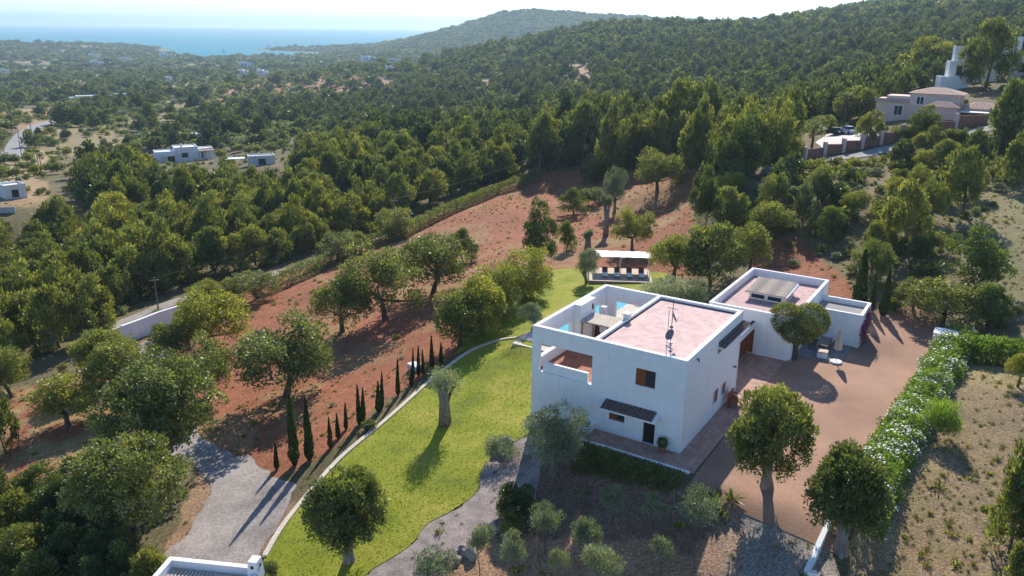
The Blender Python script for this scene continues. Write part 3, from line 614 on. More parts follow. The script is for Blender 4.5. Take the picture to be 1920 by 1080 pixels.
for xx in (-dwid / 2 + .75, .1, dwid / 2 - .1):
    for yy in (3.15, 5.5): obj('post', boxes((xx - .04, xx + .04, yy - .04, yy + .04, 0, 2.03)), M['cream'], ptc)
labs = ['leftmost sun lounger on the deck, next to the olive tree', 'second sun lounger from the left on the deck', 'third sun lounger from the left on the deck', 'rightmost sun lounger on the deck under the pergola']
l0 = None
for k in range(4):
    if l0 is None:
        l0 = thing('sun_lounger', labs[0], 'sun lounger', group='sun loungers on the deck')
        bm = BM(); box(bm, -.34, .34, -.95, .35, .28, .34); obj('frame', bm, M['greywood'], l0)
        obj('cushion', boxes((-.32, .32, -.93, .33, .342, .44)), M['whitepaint'], l0)
        bm = BM(); poly8(bm, [(-.33, .36, .3), (.33, .36, .3), (.33, .95, .85), (-.33, .95, .85), (-.33, .3, .42), (.33, .3, .42), (.33, .86, .95), (-.33, .86, .95)]); obj('backrest', bm, M['redfabric'], l0)
        for a in (-.3, .26):
            for b_ in (-.9, .25): obj('leg', boxes((a, a + .05, b_, b_ + .05, 0, .279)), M['greywood'], l0)
        lo = l0
    else: lo = copy_tree(l0)
    lo['label'] = labs[k]; xx = -dwid / 2 + 1.9 + k * (dwid - 2.6) / 3.35; p = dc + dax * xx + day * 2.0; lo.location = (p[0], p[1], dz); lo.rotation_euler = (0, 0, dth)
for k, lab in ((0, 'small low side table between the first two sun loungers'), (2, 'small low side table between the last two sun loungers')):
    xx = -dwid / 2 + 1.9 + (k + .55) * (dwid - 2.6) / 3.35; p = dc + dax * xx + day * 1.6; st = thing('side_table', lab, 'table', (p[0], p[1], dz), dth, 'deck side tables')
    obj('tabletop', boxes((-.2, .2, -.2, .2, .32, .36)), M['greywood'], st); obj('leg', boxes((-.04, .04, -.04, .04, 0, .318)), M['greywood'], st)
# ================================================================== vegetation
def unit(v): return v / (np.linalg.norm(v, axis=1, keepdims=True) + 1e-9)
def cards(P, Dv, l, w_, rng):
    Wd = unit(np.cross(Dv, unit(rng.normal(size=P.shape)))); l = l[:, None]; w_ = w_[:, None]
    V = np.stack([P, P + Dv * l * .5 + Wd * w_ * .5, P + Dv * l, P + Dv * l * .5 - Wd * w_ * .5], 1).reshape(-1, 3)
    return V, np.arange(len(V)).reshape(-1, 4)
def crown_mesh(name, m, seed, nc, nl, leaf, rz, zc, cr=.17, asp=.5, outw=.7, upw=.3, lump=.25, shell=.6, low=-.55, cone=0., droop=0., cl=None):
    """unit crown: radius .5, half height rz about zc; nc clumps of leaves, nl leaves in all"""
    rng = np.random.default_rng(seed)
    lob = unit(rng.normal(size=(7, 3))); la = rng.uniform(-lump, lump, 7)
    d = unit(rng.normal(size=(nc * 3, 3))); d = d[d[:, 2] > low][:nc]; k = len(d)
    env = 1 + (np.maximum(d @ lob.T, 0) ** 3 * la).sum(1)
    r = rng.uniform(shell, 1, k) ** .7 * env; r[: k // 5] *= rng.uniform(.2, .7, k // 5)
    e = np.array([.5 - cr * .7, .5 - cr * .7, max(rz - cr * .6, .05)]); C = d * r[:, None] * e; tz = C[:, 2:3] / e[2]; C[:, :2] *= 1 - cone * (tz + .35); C[:, 2] = C[:, 2] + zc
    crs = cr * rng.uniform(.65, 1.25, k); ct = rng.uniform(0, 1, k)
    pk = rng.choice(k, nl, p=crs ** 2 / (crs ** 2).sum()); n_ = unit(rng.normal(size=(nl, 3))); n_[:, 2] = np.where(rng.random(nl) < .5, np.abs(n_[:, 2]), n_[:, 2])
    rr = crs[pk] * rng.uniform(.35, 1.08, nl) ** .6
    P = C[pk] + n_ * rr[:, None] * np.array(cl or [1, 1, min(1., rz * 2.2)])
    Dv = unit(n_ * outw + np.array([0, 0, upw - droop]) + rng.normal(size=(nl, 3)) * .55)
    s = leaf * rng.uniform(.6, 1.35, nl); V, Fc = cards(P, Dv, s, s * asp, rng)
    t_ = np.clip(.45 * ct[pk] + .6 * rng.random(nl) ** 1.3, 0, 1)
    return np_mesh(name, V, Fc, m, t_), C
def trunk_mesh(name, m, seed, C, h0, r0, nlimb=5, bend=.06, seg=7, stump=False):
    rng = np.random.default_rng(seed + 99); bm = BM(); b1 = rng.normal(size=2) * bend
    top = Vector((b1[0], b1[1], h0)); tube(bm, [(0, 0, -.12), (0, 0, .0), (b1[0] * .3, b1[1] * .3, h0 * .4), top], [r0 * 1.5, r0 * 1.25, r0 * .95, r0 * .75], seg)
    if r0 > .04:
        for q in range(5):
            a = q * 1.26 + rng.uniform(-.3, .3); ca_, sa_ = math.cos(a) * r0, math.sin(a) * r0
            tube(bm, [(ca_ * 1.3, sa_ * 1.3, -.12), (ca_ * .95, sa_ * .95, .02), (ca_ * .55 + b1[0] * .3, sa_ * .55 + b1[1] * .3, h0 * .45), (ca_ * 1.3 + b1[0], sa_ * 1.3 + b1[1], h0 * 1.15)], [r0 * .75, r0 * .6, r0 * .5, r0 * .3], 7)
    for c_ in C[rng.choice(len(C), min(nlimb, len(C)), replace=False)]:
        c_ = Vector(c_); mid = top.lerp(c_, .5) + Vector((rng.normal() * .03, rng.normal() * .03, -.02)); tube(bm, [top - Vector((0, 0, r0 * .4)), mid, c_], [r0 * .5, r0 * .32, r0 * .12], 5)
    me = bpy.data.meshes.new(name); bmesh.ops.recalc_face_normals(bm, faces=bm.faces[:]); bm.to_mesh(me); bm.free(); me.materials.append(m)
    for p in me.polygons: p.use_smooth = True
    return me
KIND = {}
def reg(kind, nvar, mleaf, mbark, cargs, targs, s0):
    KIND[kind] = []
    for v in range(nvar):
        cm, C = crown_mesh('crown', M[mleaf], s0 + v, **cargs); KIND[kind].append((cm, trunk_mesh('trunk', M[mbark], s0 + v, C, **targs)))
reg('pine', 7, 'l_pine', 'bark', dict(nc=52, nl=6000, leaf=.06, rz=.5, zc=.47, cr=.115, asp=.38, outw=.5, upw=.95, lump=.45, shell=.5, low=-.95, cone=.38, cl=(.78, .78, 1.35)), dict(h0=.3, r0=.02), 100)
reg('pine_tall', 4, 'l_pine', 'bark', dict(nc=60, nl=6500, leaf=.055, rz=.45, zc=.53, cr=.11, asp=.4, outw=.5, upw=.8, lump=.55, shell=.5, low=-.9, cone=.22, cl=(.8, .8, 1.25)), dict(h0=.5, r0=.022), 120)
reg('round', 4, 'l_green', 'bark', dict(nc=70, nl=9500, leaf=.036, rz=.47, zc=.52, cr=.12, asp=.55, outw=.5, upw=.1, lump=.35, shell=.6, low=-.6), dict(h0=.28, r0=.035, bend=.03), 140)
reg('yellow', 4, 'l_yellow', 'bark', dict(nc=70, nl=9500, leaf=.036, rz=.47, zc=.52, cr=.12, asp=.55, outw=.5, upw=.1, lump=.35, shell=.6, low=-.6), dict(h0=.28, r0=.035, bend=.03), 150)
reg('hero', 3, 'l_green', 'bark_old', dict(nc=110, nl=19000, leaf=.042, rz=.45, zc=.55, cr=.1, asp=.42, outw=.6, upw=.35, lump=.22, shell=.6, low=-.75), dict(h0=.31, r0=.056, nlimb=8, bend=.03, seg=9), 520)
reg('walnut', 2, 'l_green', 'bark', dict(nc=150, nl=20000, leaf=.03, rz=.42, zc=.57, cr=.085, asp=.55, outw=.5, upw=.1, lump=.5, shell=.5, low=-.8), dict(h0=.3, r0=.03, nlimb=9), 165)
reg('olive_big', 2, 'l_olive', 'bark_old', dict(nc=46, nl=15000, leaf=.034, rz=.46, zc=.54, cr=.12, asp=.3, outw=.5, upw=.2, lump=.6, shell=.65, low=-.75), dict(h0=.28, r0=.045, nlimb=9), 170)
reg('shrubtree', 3, 'l_yellow', 'bark', dict(nc=70, nl=9500, leaf=.038, rz=.5, zc=.48, cr=.12, asp=.55, outw=.5, upw=.1, lump=.35, shell=.6, low=-.95), dict(h0=.25, r0=.03), 175)
reg('olive', 4, 'l_olive', 'bark', dict(nc=38, nl=3800, leaf=.07, rz=.32, zc=.66, cr=.15, asp=.22, outw=.7, upw=.55, lump=.5, shell=.4, low=-.7), dict(h0=.45, r0=.016), 180)
reg('bush', 4, 'l_green', 'bark', dict(nc=40, nl=4200, leaf=.06, rz=.5, zc=.42, cr=.15, asp=.5, outw=.6, upw=.3, lump=.35, shell=.6, low=-.5), dict(h0=.2, r0=.02), 190)
reg('bush_y', 3, 'l_yellow', 'bark', dict(nc=40, nl=4200, leaf=.06, rz=.5, zc=.42, cr=.15, asp=.5, outw=.6, upw=.3, lump=.35, shell=.6, low=-.5), dict(h0=.2, r0=.02), 195)
reg('bush_dark', 2, 'l_dark', 'bark', dict(nc=50, nl=6500, leaf=.07, rz=.5, zc=.42, cr=.13, asp=.3, outw=.7, upw=.5, lump=.1, shell=.8, low=-.5), dict(h0=.2, r0=.02), 200)
reg('dark', 3, 'l_dark', 'bark', dict(nc=60, nl=7500, leaf=.045, rz=.5, zc=.48, cr=.1, asp=.4, outw=.5, upw=.8, lump=.4, shell=.5, low=-.95, cone=.3), dict(h0=.25, r0=.025), 205)
reg('olive_bush', 2, 'l_olive', 'bark', dict(nc=50, nl=6500, leaf=.055, rz=.5, zc=.45, cr=.14, asp=.25, outw=.7, upw=.4, lump=.4, shell=.5, low=-.6), dict(h0=.2, r0=.02), 210)
reg('spiky', 2, 'l_hedge', 'bark', dict(nc=30, nl=3500, leaf=.16, rz=.5, zc=.32, cr=.17, asp=.07, outw=.5, upw=1.3, lump=.1, shell=.7, low=-.2), dict(h0=.15, r0=.02), 214)
def cyp_mesh(seed, nl=5200, leaf=.075):
    rng = np.random.default_rng(seed); z = rng.uniform(0, 1, nl) ** 1.15; th = rng.uniform(0, 2 * math.pi, nl)
    prof = .5 * np.clip(np.minimum((z + .04) * 7, 1), 0, 1) * (1 - z ** 1.35) ** .85 * (1 + .12 * np.sin(z * 37 + th * 2 + seed)) * (1 + .1 * np.sin(th * 3 + z * 11))
    r = prof * rng.uniform(.7, 1.03, nl); P = np.stack([r * np.cos(th), r * np.sin(th), z * .97], -1)
    Dv = unit(np.stack([np.cos(th) * .25, np.sin(th) * .25, np.full(nl, .25)], -1) + rng.normal(size=(nl, 3)) * np.array([.25, .25, .08]))
    s = rng.uniform(.5, 1.2, nl) * leaf; V = []
    Wd = unit(np.cross(Dv, unit(rng.normal(size=P.shape))))
    a = (Dv * np.array([1.6, 1.6, .6])) * s[:, None]; b_ = Wd * np.array([1, 1, .2]) * s[:, None] * .9
    V = np.stack([P, P + a * .5 + b_, P + a, P + a * .5 - b_], 1).reshape(-1, 3)
    return np_mesh('crown', V, np.arange(nl * 4).reshape(-1, 4), M['l_cyp'], rng.random(nl))
KIND['cypress'] = []
for v in range(4):
    bm = BM(); tube(bm, [(0, 0, -.05), (0, 0, .5), (0, 0, .9)], [.1, .07, .02], 6); me = bpy.data.meshes.new('trunk'); bm.to_mesh(me); bm.free(); me.materials.append(M['bark']); KIND['cypress'].append((cyp_mesh(300 + v), me))
NAMES = {'shrubtree': 'broadleaf_tree', 'pine': 'pine_tree', 'pine_tall': 'pine_tree', 'round': 'broadleaf_tree', 'yellow': 'broadleaf_tree', 'hero': 'carob_tree', 'walnut': 'walnut_tree', 'olive_big': 'olive_tree', 'olive': 'olive_tree', 'bush': 'shrub', 'bush_y': 'shrub',
         'bush_dark': 'shrub', 'dark': 'juniper_tree', 'cypress': 'cypress_tree', 'olive_bush': 'shrub', 'spiky': 'shrub'}
_cnt = {}
def put(kind, x, y, wm, hm, label, group=None, cat=None, v=None, rz=None, sink=.0):
    i = _cnt.get(kind, 0); _cnt[kind] = i + 1; cm, tm = KIND[kind][(i if v is None else v) % len(KIND[kind])]
    nm = NAMES[kind]; r = thing(nm, label, cat or ('shrub' if nm == 'shrub' else 'tree'), (x, y, gz(x, y) - sink), random.uniform(0, 6.28) if rz is None else rz, group)
    r.scale = (wm, wm * random.uniform(.93, 1.07), hm)
    link('crown', cm, None, r)
    if 'bush' not in kind and kind != 'spiky': link('trunk', tm, None, r)
    return r
def topz(x, y, row):
    lo, hi = -30., 80.
    for _ in range(40):
        mid = (lo + hi) / 2
        if project(x, y, mid)[1] > row: lo = mid
        else: hi = mid
    return lo
def tree(kind, bx, by, top, wpx, label, group=None, cat=None, v=None, rz=None):
    x, y = hit(bx, by); g = gz(x, y); dep = y * cP - (g - H) * sP
    return put(kind, x, y, wpx * dep / F * (1.0 if kind in ('cypress', 'spiky', 'bush_dark', 'bush_y', 'olive', 'hero', 'walnut', 'olive_big') else 1.15), (topz(x, y, top) - g) * (1.03 if kind == 'cypress' else 1.0), label, group, cat, v, rz)
# --- named garden and field trees (base x, base y, top y, crown width in the photograph's pixels -> real ground position and size)
for a in [
 ('hero',1437,915,735,150,'round-crowned carob tree with thick twisted trunk at the near edge of the red gravel court'),
 ('hero',1577,1035,838,165,'large leafy carob tree at the near end of the white-flowering hedge'),
 ('olive_big',1038,885,748,138,'large grey-green olive tree in front of the left part of the villa'),
 ('hero',655,1052,890,148,'dark leafy tree on a short thick trunk at the bottom of the lawn'),
 ('olive_big',1100,532,467,62,'olive tree with pale thick trunk left of the sun lounger deck'),
 ('round',538,742,592,165,'broad tree on the red field behind the tall pair of cypresses'),
 ('round',642,622,513,112,'round tree left of centre on the red field'),
 ('round',722,600,463,125,'tallest round tree in the middle of the red field'),
 ('round',812,552,430,122,'wide tree right of the tallest round field tree'),
 ('dark',868,492,428,64,'small dark tree at the right end of the field tree row'),
 ('shrubtree',862,648,535,110,'bushy tree beside the upper lawn, nearest the small cypresses'),
 ('shrubtree',935,590,485,105,'bushy tree in the middle of the clump beside the upper lawn'),
 ('shrubtree',985,560,465,85,'bushy tree at the far end of the clump beside the upper lawn'),
 ('shrubtree',905,628,510,100,'bushy tree second from the near end of the clump by the upper lawn'),
 ('round',392,750,630,95,'dark small tree standing alone left of the red field'),
 ('yellow',402,668,535,135,'broad yellow-green tree beside the bend of the driveway'),
 ('round',325,700,600,75,'dark round tree on the right edge of the upper driveway'),
 ('round',482,560,508,82,'low bushy tree at the left end of the field hedge'),
 ('walnut',312,888,680,245,'very large broad walnut tree overhanging the driveway'),
 ('walnut',258,1012,812,225,'bright green broad tree below the walnut and left of the driveway'),
 ('yellow',195,720,605,105,'light green leaning tree below the white gate wall'),
 ('yellow',128,800,705,120,'light green tree on the lower left red field'),
 ('yellow',232,760,640,120,'light green tree between the walnut and the gate wall'),
 ('yellow',22,745,645,85,'light green tree at the left edge of the frame'),
 ('pine',10,850,735,70,'green tree cut off by the left frame edge beside the lower field'),
 ('dark',1013,505,376,66,'dark upright conifer in the middle of the upper field'),
 ('dark',1062,470,412,42,'small dark shrub-like tree right of the upright conifer'),
 ('dark',1076,402,352,56,'dark round bush-like tree on the upper field'),
 ('bush',1108,385,350,48,'green bush right of the dark round tree on the upper field'),
 ('olive_big',1152,400,308,52,'old olive with tall dark trunk on the upper field'),
 ('round',1232,362,276,86,'round spreading tree near the top of the upper field'),
 ('round',1185,470,388,70,'small green tree behind the canvas shade pergola'),
 ('pine',1108,345,288,50,'small pine at the top edge of the upper field'),
 ('yellow',1262,530,430,95,'bright leafy tree right of the canvas shade pergola'),
 ('pine_tall',1332,535,415,120,'dark umbrella pine with visible trunk behind the guest house'),
 ('yellow',1405,515,415,95,'yellow-green tree to the right of the dark umbrella pine'),
 ('yellow',1438,450,378,78,'yellow-green tree farther up behind the guest house'),
 ('olive_bush',1258,572,515,85,'grey olive bush behind the back wall of the villa'),
 ('olive_bush',1300,578,522,58,'grey olive bush at the left corner of the guest house'),
 ('olive_big',998,620,568,52,'small olive tree at the near end of the pool surround'),
 ('pine',1322,425,315,62,'light green cone-shaped pine at the right edge of the upper field'),
 ('pine',1368,440,345,80,'greyish pine right of the light green cone-shaped pine'),
 ('pine_tall',1692,470,345,85,'pine with bare dark trunks on the right hillside'),
 ('pine_tall',1805,405,272,82,'tall pine with bare lower trunk on the right hillside'),
 ('dark',1825,545,425,120,'wide dark tree at the edge of the dry slope'),
 ('dark',1850,610,530,85,'dark tree behind the clipped hedge on the right'),
 ('round',1765,615,520,125,'broad grey-green bush tree behind the end of the red court'),
 ('yellow',1712,585,520,70,'green tree to the right of the three cypresses'),
 ('pine',1893,1035,832,125,'dark pine cut off by the right frame edge'),
 ('pine',1915,1120,1000,90,'pine sapling in the lower right corner'),
 ('yellow',1908,725,655,55,'bright yellow-green bush at the right frame edge','',"shrub"),
 ('spiky',1757,818,742,78,'upright fine-leaved green shrub beside the flowering hedge'),
 ('bush_dark',972,975,903,80,'dark rounded bush at the right side of the gravel path'),
 ('bush_y',961,1000,950,46,'small bright yellow-green bush below the dark rounded bush'),
 ('olive_bush',938,862,820,54,'low grey-green bush by the rock at the lawn corner'),
 ('dark',1610,575,468,0,'') ]:
    if a[3] == 468: continue
    tree(*a[:6], group=None, cat=(a[7] if len(a) > 7 else None))
for k in range(16):       # junipers, lower left
    bx, by = [(40,1010),(100,1000),(150,1025),(60,1065),(130,1075),(195,1080),(10,1085),(245,1100),(200,1050),(20,970),(80,962),(125,985),(285,1110),(-30,1020),(180,1130),(80,1130)][k]
    tree('dark' if k % 3 else 'pine', bx, by, by - 88, 105, 'dark green juniper in the dense thicket at the lower left corner', 'junipers in the lower left thicket')
OL = 'young garden olive tree '
for bx, by, tp, wp, lb in [(900,1078,985,55,'left of the rocks at the bottom, with a thin leaning trunk'),(965,1088,1002,62,'just right of the garden rocks at the bottom edge'),(1022,1040,945,62,'right of the dark rounded bush'),
   (1097,1062,970,62,'beside the pink flower spike'),(1146,985,918,50,'left one of the two shaded small ones under the hedge'),(1226,1000,930,54,'right one of the two shaded small ones under the hedge'),(1303,1012,918,90,'widest of the shaded ones, nearest the gravel court'),
   (1238,1078,1003,56,'standing alone at the bottom, right of centre'),(1125,1125,1025,92,'large, cut by the bottom edge'),(1047,1095,1030,52,'small and cut by the bottom edge, left of the large one'),(818,1120,1035,95,'bushy, at the bottom of the gravel path')]:
    tree('olive', bx, by, tp, wp, OL + lb, 'young olives in the front garden')
CY = [(553,872,734,24,'tallest slim cypress beside the driveway'),(581,862,748,21,'second tall cypress beside the driveway'),(519,880,830,12,'tiny cypress left of the two tall ones'),
 (620,840,784,12,'small cypress just right of the two tall ones'),(634,822,777,10,'short cypress fourth along the lawn kerb'),(649,805,756,9,'thin sparse cypress fifth along the lawn kerb'),(674,796,723,13,'left cypress of the close pair in mid kerb'),(681,790,728,12,'right cypress of the close pair in mid kerb'),
 (709,772,716,12,'left cypress of the second pair along the kerb'),(716,766,698,11,'right cypress of the second pair along the kerb'),(746,742,673,12,'single slim cypress after the second pair'),(771,724,690,9,'short cypress in front of the small white box'),
 (774,715,653,9,'slim cypress rising left of the small white box'),(785,705,648,9,'slim cypress rising behind the small white box'),(794,702,655,8,'slim cypress at the right of the small white box'),(810,692,630,10,'dark narrow cypress right of the white box'),(827,682,643,10,'last cypress of the kerb row, next to the bushy clump'),
 (1609,575,470,36,'tallest dark cypress behind the annex'),(1634,585,515,16,'smallest cypress behind the annex'),(1655,592,503,23,'cypress at the corner of the red court right of the annex'),
 (1648,185,122,11,'tall narrow cypress left of the pink hillside villa'),(1595,170,137,9,'short narrow cypress far left of the pink hillside villa')]
for bx, by, tp, wp, lb in CY: tree('cypress', bx, by, tp, wp * random.uniform(.72, .9), lb).rotation_euler = (random.uniform(-.03, .03), random.uniform(-.03, .03), random.random() * 6)
# heart-shaped clipped tree at the guest house corner
hx, hy = L2W(2.3, 21.9); ht = thing('clipped_tree', 'clipped tree with a heart-shaped crown at the corner of the guest house', 'tree', (hx, hy, 0), YAW - .1)
parts_ = []
for (ox, oz, wr, hr, sd) in ((-1.15, 3.55, 1.5, 1.45, 1), (1.05, 3.95, 1.55, 1.5, 2), (0, 2.9, 1.75, 1.3, 3)):
    rng = np.random.default_rng(sd + 50); nl = 9500; n_ = unit(rng.normal(size=(nl, 3))); P = n_ * rng.uniform(.86, 1.04, nl)[:, None] * np.array([wr, wr * .95, hr]) + np.array([ox, 0, oz])
    s = rng.uniform(.1, .2, nl); V_, F_ = cards(P, unit(n_ * .4 + rng.normal(size=(nl, 3)) * .7), s, s * .5, rng); parts_.append((V_, F_, rng.random(nl)))
off = 0; VV, FF, TT = [], [], []
for V_, F_, T_ in parts_: VV.append(V_); FF.append(F_ + off); TT.append(T_); off += len(V_)
link('crown', np_mesh('crown', np.concatenate(VV), np.concatenate(FF), M['l_green'], np.concatenate(TT)), None, ht)
bm = BM()
for k in range(4): a = k * 1.6; tube(bm, [(.22 * math.cos(a), .22 * math.sin(a), -.1), (.15 * math.cos(a + .5), .15 * math.sin(a + .5), 1.2), (.7 * math.cos(a), .5 * math.sin(a), 2.6)], [.14, .1, .06], 6)
obj('trunk', bm, M['bark'], ht)
# old olive stumps with tufts of new growth
def stump(bx, by, top, wpx, label, tufts=.2, trunk=.2):
    x, y = hit(bx, by); g = gz(x, y); dep = y * cP - (g - H) * sP; hm = topz(x, y, top) - g; wm = wpx * dep / F
    r = thing('olive_stump', label, 'tree', (x, y, g), .3); rng = np.random.default_rng(int(bx)); bm = BM(); C = []
    tw = wm * trunk
    for k in range(5):
        a = k * 1.26 + rng.uniform(-.2, .2); b_ = Vector((math.cos(a) * tw * .45, math.sin(a) * tw * .45, -.15)); m_ = Vector((math.cos(a) * tw * .3, math.sin(a) * tw * .3, hm * .45)); e = Vector((math.cos(a) * wm * rng.uniform(.15, .32), math.sin(a) * wm * .25, hm * rng.uniform(.7, .9)))
        tube(bm, [b_, m_ * 1.0, e], [tw * .62, tw * .5, tw * .22], 8); C.append(e)
    obj('trunk', bm, M['bark_old'], r, True)
    nl = 4200; pk = rng.integers(0, 5, nl); n_ = unit(rng.normal(size=(nl, 3)))
    P = np.array([tuple(c_) for c_ in C])[pk] + n_ * (rng.uniform(.1, 1, nl) * wm * tufts)[:, None] * np.array([1, 1, 1.5]) + np.array([0, 0, hm * .06]); s = rng.uniform(.1, .24, nl)
    V_, F_ = cards(P, unit(n_ + rng.normal(size=(nl, 3)) * .5), s, s * .3, rng); link('crown', np_mesh('crown', V_, F_, M['l_olive'], rng.random(nl)), None, r)
stump(834, 797, 700, 62, 'ancient pruned olive with bare thick silver trunk alone on the lawn', tufts=.3, trunk=.2)
stump(1136, 442, 368, 30, 'tall pruned dark olive trunk on the upper field', trunk=.2)
stump(1102, 470, 434, 24, 'short pruned olive stump on the upper field near the deck', trunk=.3)
# hedges
def hedge(name, label, line, wid, hgt, mleaf, n_leaf, leaf, asp=.5, flowers=0, bulge=.25, cat='hedge', base=None):
    l = [np.array(p, float) for p in line]; seg = [np.hypot(*(l[i + 1] - l[i])) for i in range(len(l) - 1)]; cum = np.concatenate([[0], np.cumsum(seg)]); L = cum[-1]; rng = np.random.default_rng(int(L * 10))
    def at(s_):
        s_ = np.clip(s_, 0, L - 1e-3); k = np.clip(np.searchsorted(cum, s_, 'right') - 1, 0, len(seg) - 1); t_ = (s_ - cum[k]) / np.array(seg)[k]; A_ = np.array(l)
        p = A_[k] * (1 - t_[:, None]) + A_[k + 1] * t_[:, None]; d = unit(A_[k + 1] - A_[k]); return p, np.stack([-d[:, 1], d[:, 0]], -1)
    def make(nn, lf, as_, m, outer=1., low_=-.35):
        s_ = rng.uniform(0, L, nn); p, nr = at(s_); th = rng.uniform(-.35, math.pi + .35, nn)
        var = 1 + bulge * (vnoise(s_, np.full(nn, 3.3), 1.3, 4) - .5) + bulge * .8 * (vnoise(s_, th * 1.5, .5, 9) - .5)
        r_ = rng.uniform(.72, 1.05, nn) * outer * var; ct, st = np.cos(th), np.sin(th); q = 2.6
        k = (np.abs(ct) ** q + np.abs(st) ** q) ** (-1 / q); cx_ = ct * k * r_ * wid / 2; cz_ = np.maximum(st * k * r_ * hgt, -.05 * hgt)
        xy = p + nr * cx_[:, None]; g = ground(p[:, 0], p[:, 1]) if base is None else np.full(nn, base)
        P = np.stack([xy[:, 0], xy[:, 1], g + cz_], -1); N_ = unit(np.stack([nr[:, 0] * ct, nr[:, 1] * ct, st + .2], -1))
        ss = lf * rng.uniform(.6, 1.3, nn); V_, F_ = cards(P, unit(N_ * .8 + rng.normal(size=(nn, 3)) * .6), ss, ss * as_, rng)
        if outer > 1:
            kf = vnoise(xy[:, 0], xy[:, 1] + cz_, .8, 77) * .7 + vnoise(xy[:, 0], xy[:, 1], 2.5, 78) * .3 > .47
            Nn = unit(N_ + np.array([0, .35, .6]) + rng.normal(size=(nn, 3)) * .3); Dh = unit(np.cross(Nn, unit(rng.normal(size=(nn, 3))))); Wd = np.cross(Dh, Nn); P2 = P - Dh * ss[:, None] * .5
            V_ = np.stack([P2, P2 + Dh * ss[:, None] * .5 + Wd * ss[:, None] * .45, P2 + Dh * ss[:, None], P2 + Dh * ss[:, None] * .5 - Wd * ss[:, None] * .45], 1)[kf].reshape(-1, 3); F_ = np.arange(len(V_)).reshape(-1, 4)
            return np_mesh(name, V_, F_, m, rng.random(len(F_)))
        return np_mesh(name, V_, F_, m, np.clip(rng.random(nn) * .6 + .5 * vnoise(s_, th, .6, 21), 0, 1))
    mn = l[0]; r = thing(name, label, cat, (0, 0, 0)); link('foliage', make(n_leaf, leaf, asp, M[mleaf]), None, r)
    if flowers: link('flowers', make(flowers, .17, .9, M['flower'], 1.1), None, r)
    return r
hedge('flowering_hedge', 'long hedge covered in white flowers along the red gravel court', [L2W(*p) for p in ((11.8, -2.5), (12.2, 5), (13., 15), (13.8, 25), (14.6, 34.5))], 3.0, 1.65, 'l_hedge', 44000, .2, flowers=11000, bulge=.4)
hedge('dark_hedge', 'dark green hedge in shade below the white terrace wall', [L2W(-6.4, -3.0), L2W(1.3, -3.0)], 2.3, 1.9, 'l_green', 30000, .17, .35, bulge=.05, base=-1.75)
HL = [hit(*p) for p in [(525,540),(600,507),(680,470),(760,442),(850,398),(930,363),(1010,332)]]
hedge('field_hedge', 'long clipped green hedge along the far edge of the red field', HL, 2.3, 2.1, 'l_green', 40000, .24, bulge=.3)
hedge('clipped_hedge', 'low green hedge running right from the white pillar', [hit(*p) for p in [(1790,668),(1850,672),(1920,678),(2000,684)]], 3.2, 1.7, 'l_hedge', 12000, .26)
# bougainvillea on annex side, pots, rocks, agaves
bo = thing('bougainvillea', 'bougainvillea with dark purple flowers climbing the end wall of the annex', 'climbing plant', (0, 0, 0))
rng = np.random.default_rng(5)
def vine(nn, m, cs, sz):
    c0 = np.array(cs); pk = rng.integers(0, len(c0), nn); o_ = rng.normal(size=(nn, 3)) * np.array([.12, .42, .32]); q = c0[pk] + o_; q[:, 0] = np.maximum(q[:, 0], 6.7)
    W = B0[None] + UX[None] * q[:, :1] + UY[None] * q[:, 1:2]; P = np.stack([W[:, 0], W[:, 1], np.maximum(q[:, 2], .02)], -1); s = rng.uniform(.5, 1.2, nn) * sz
    V_, F_ = cards(P, unit(rng.normal(size=(nn, 3))), s, s * .6, rng); return np_mesh('foliage', V_, F_, m, rng.random(nn))
link('flowers', vine(700, M['flower_p'], [(6.85, 28.6, 1.9), (6.9, 29.2, 2.0), (6.85, 30.4, 2.6), (6.8, 28.3, 1.3)], .2), None, bo)
link('foliage', vine(700, M['l_dark'], [(6.8, 28.6, 1.7), (6.8, 29.2, 1.5), (6.8, 30.6, 2.2), (6.8, 30, .7)], .2), None, bo)
bm = BM()
for y_ in (28.5, 29.4, 30.6): a = L2W(6.75, y_); b_ = L2W(6.78, y_ + .2); c_ = L2W(6.76, y_ - .1); tube(bm, [(a[0], a[1], 0), (b_[0], b_[1], 1.), (c_[0], c_[1], 2.3)], .03, 5)
obj('stem', bm, M['bark'], bo)
p = L2W(-1.15, -.5); po = thing('potted_plant', 'dark leafy plant in a terracotta pot beside the front door', 'potted plant', (p[0], p[1], 0))
bm = BM(); tube(bm, [(0, 0, 0), (0, 0, .4), (0, 0, .45)], [.18, .28, .3], 12); obj('pot', bm, M['terracotta'], po)
rng = np.random.default_rng(8); n_ = unit(rng.normal(size=(700, 3))); P = n_ * .33 * rng.uniform(.5, 1, 700)[:, None] + np.array([0, 0, .75]); V_, F_ = cards(P, n_, np.full(700, .14), np.full(700, .06), rng); link('foliage', np_mesh('foliage', V_, F_, M['l_dark'], rng.random(700)), None, po)
def rock(bx, by, wpx, hr, label):
    x, y = hit(bx, by); g = gz(x, y); dep = y * cP - (g - H) * sP; r_ = wpx * dep / F / 2; bm = BM(); bmesh.ops.create_icosphere(bm, subdivisions=3, radius=1)
    sd = random.random() * 50
    for v in bm.verts:
        c_ = v.co; f = 1 + .22 * math.sin(c_.x * 3 + sd) * math.cos(c_.y * 4 + sd) + .12 * math.sin(c_.z * 7 + c_.x * 5 + sd) + random.uniform(-.05, .05); v.co = Vector((c_.x * f * r_, c_.y * f * r_ * .8, max(c_.z * f, -.4) * r_ * hr))
    o = obj('rock', bm, M['rock'], None, False); o.location = (x, y, g + r_ * hr * .3); o.rotation_euler = (0, 0, random.random() * 6); tag(o, label, 'rock')
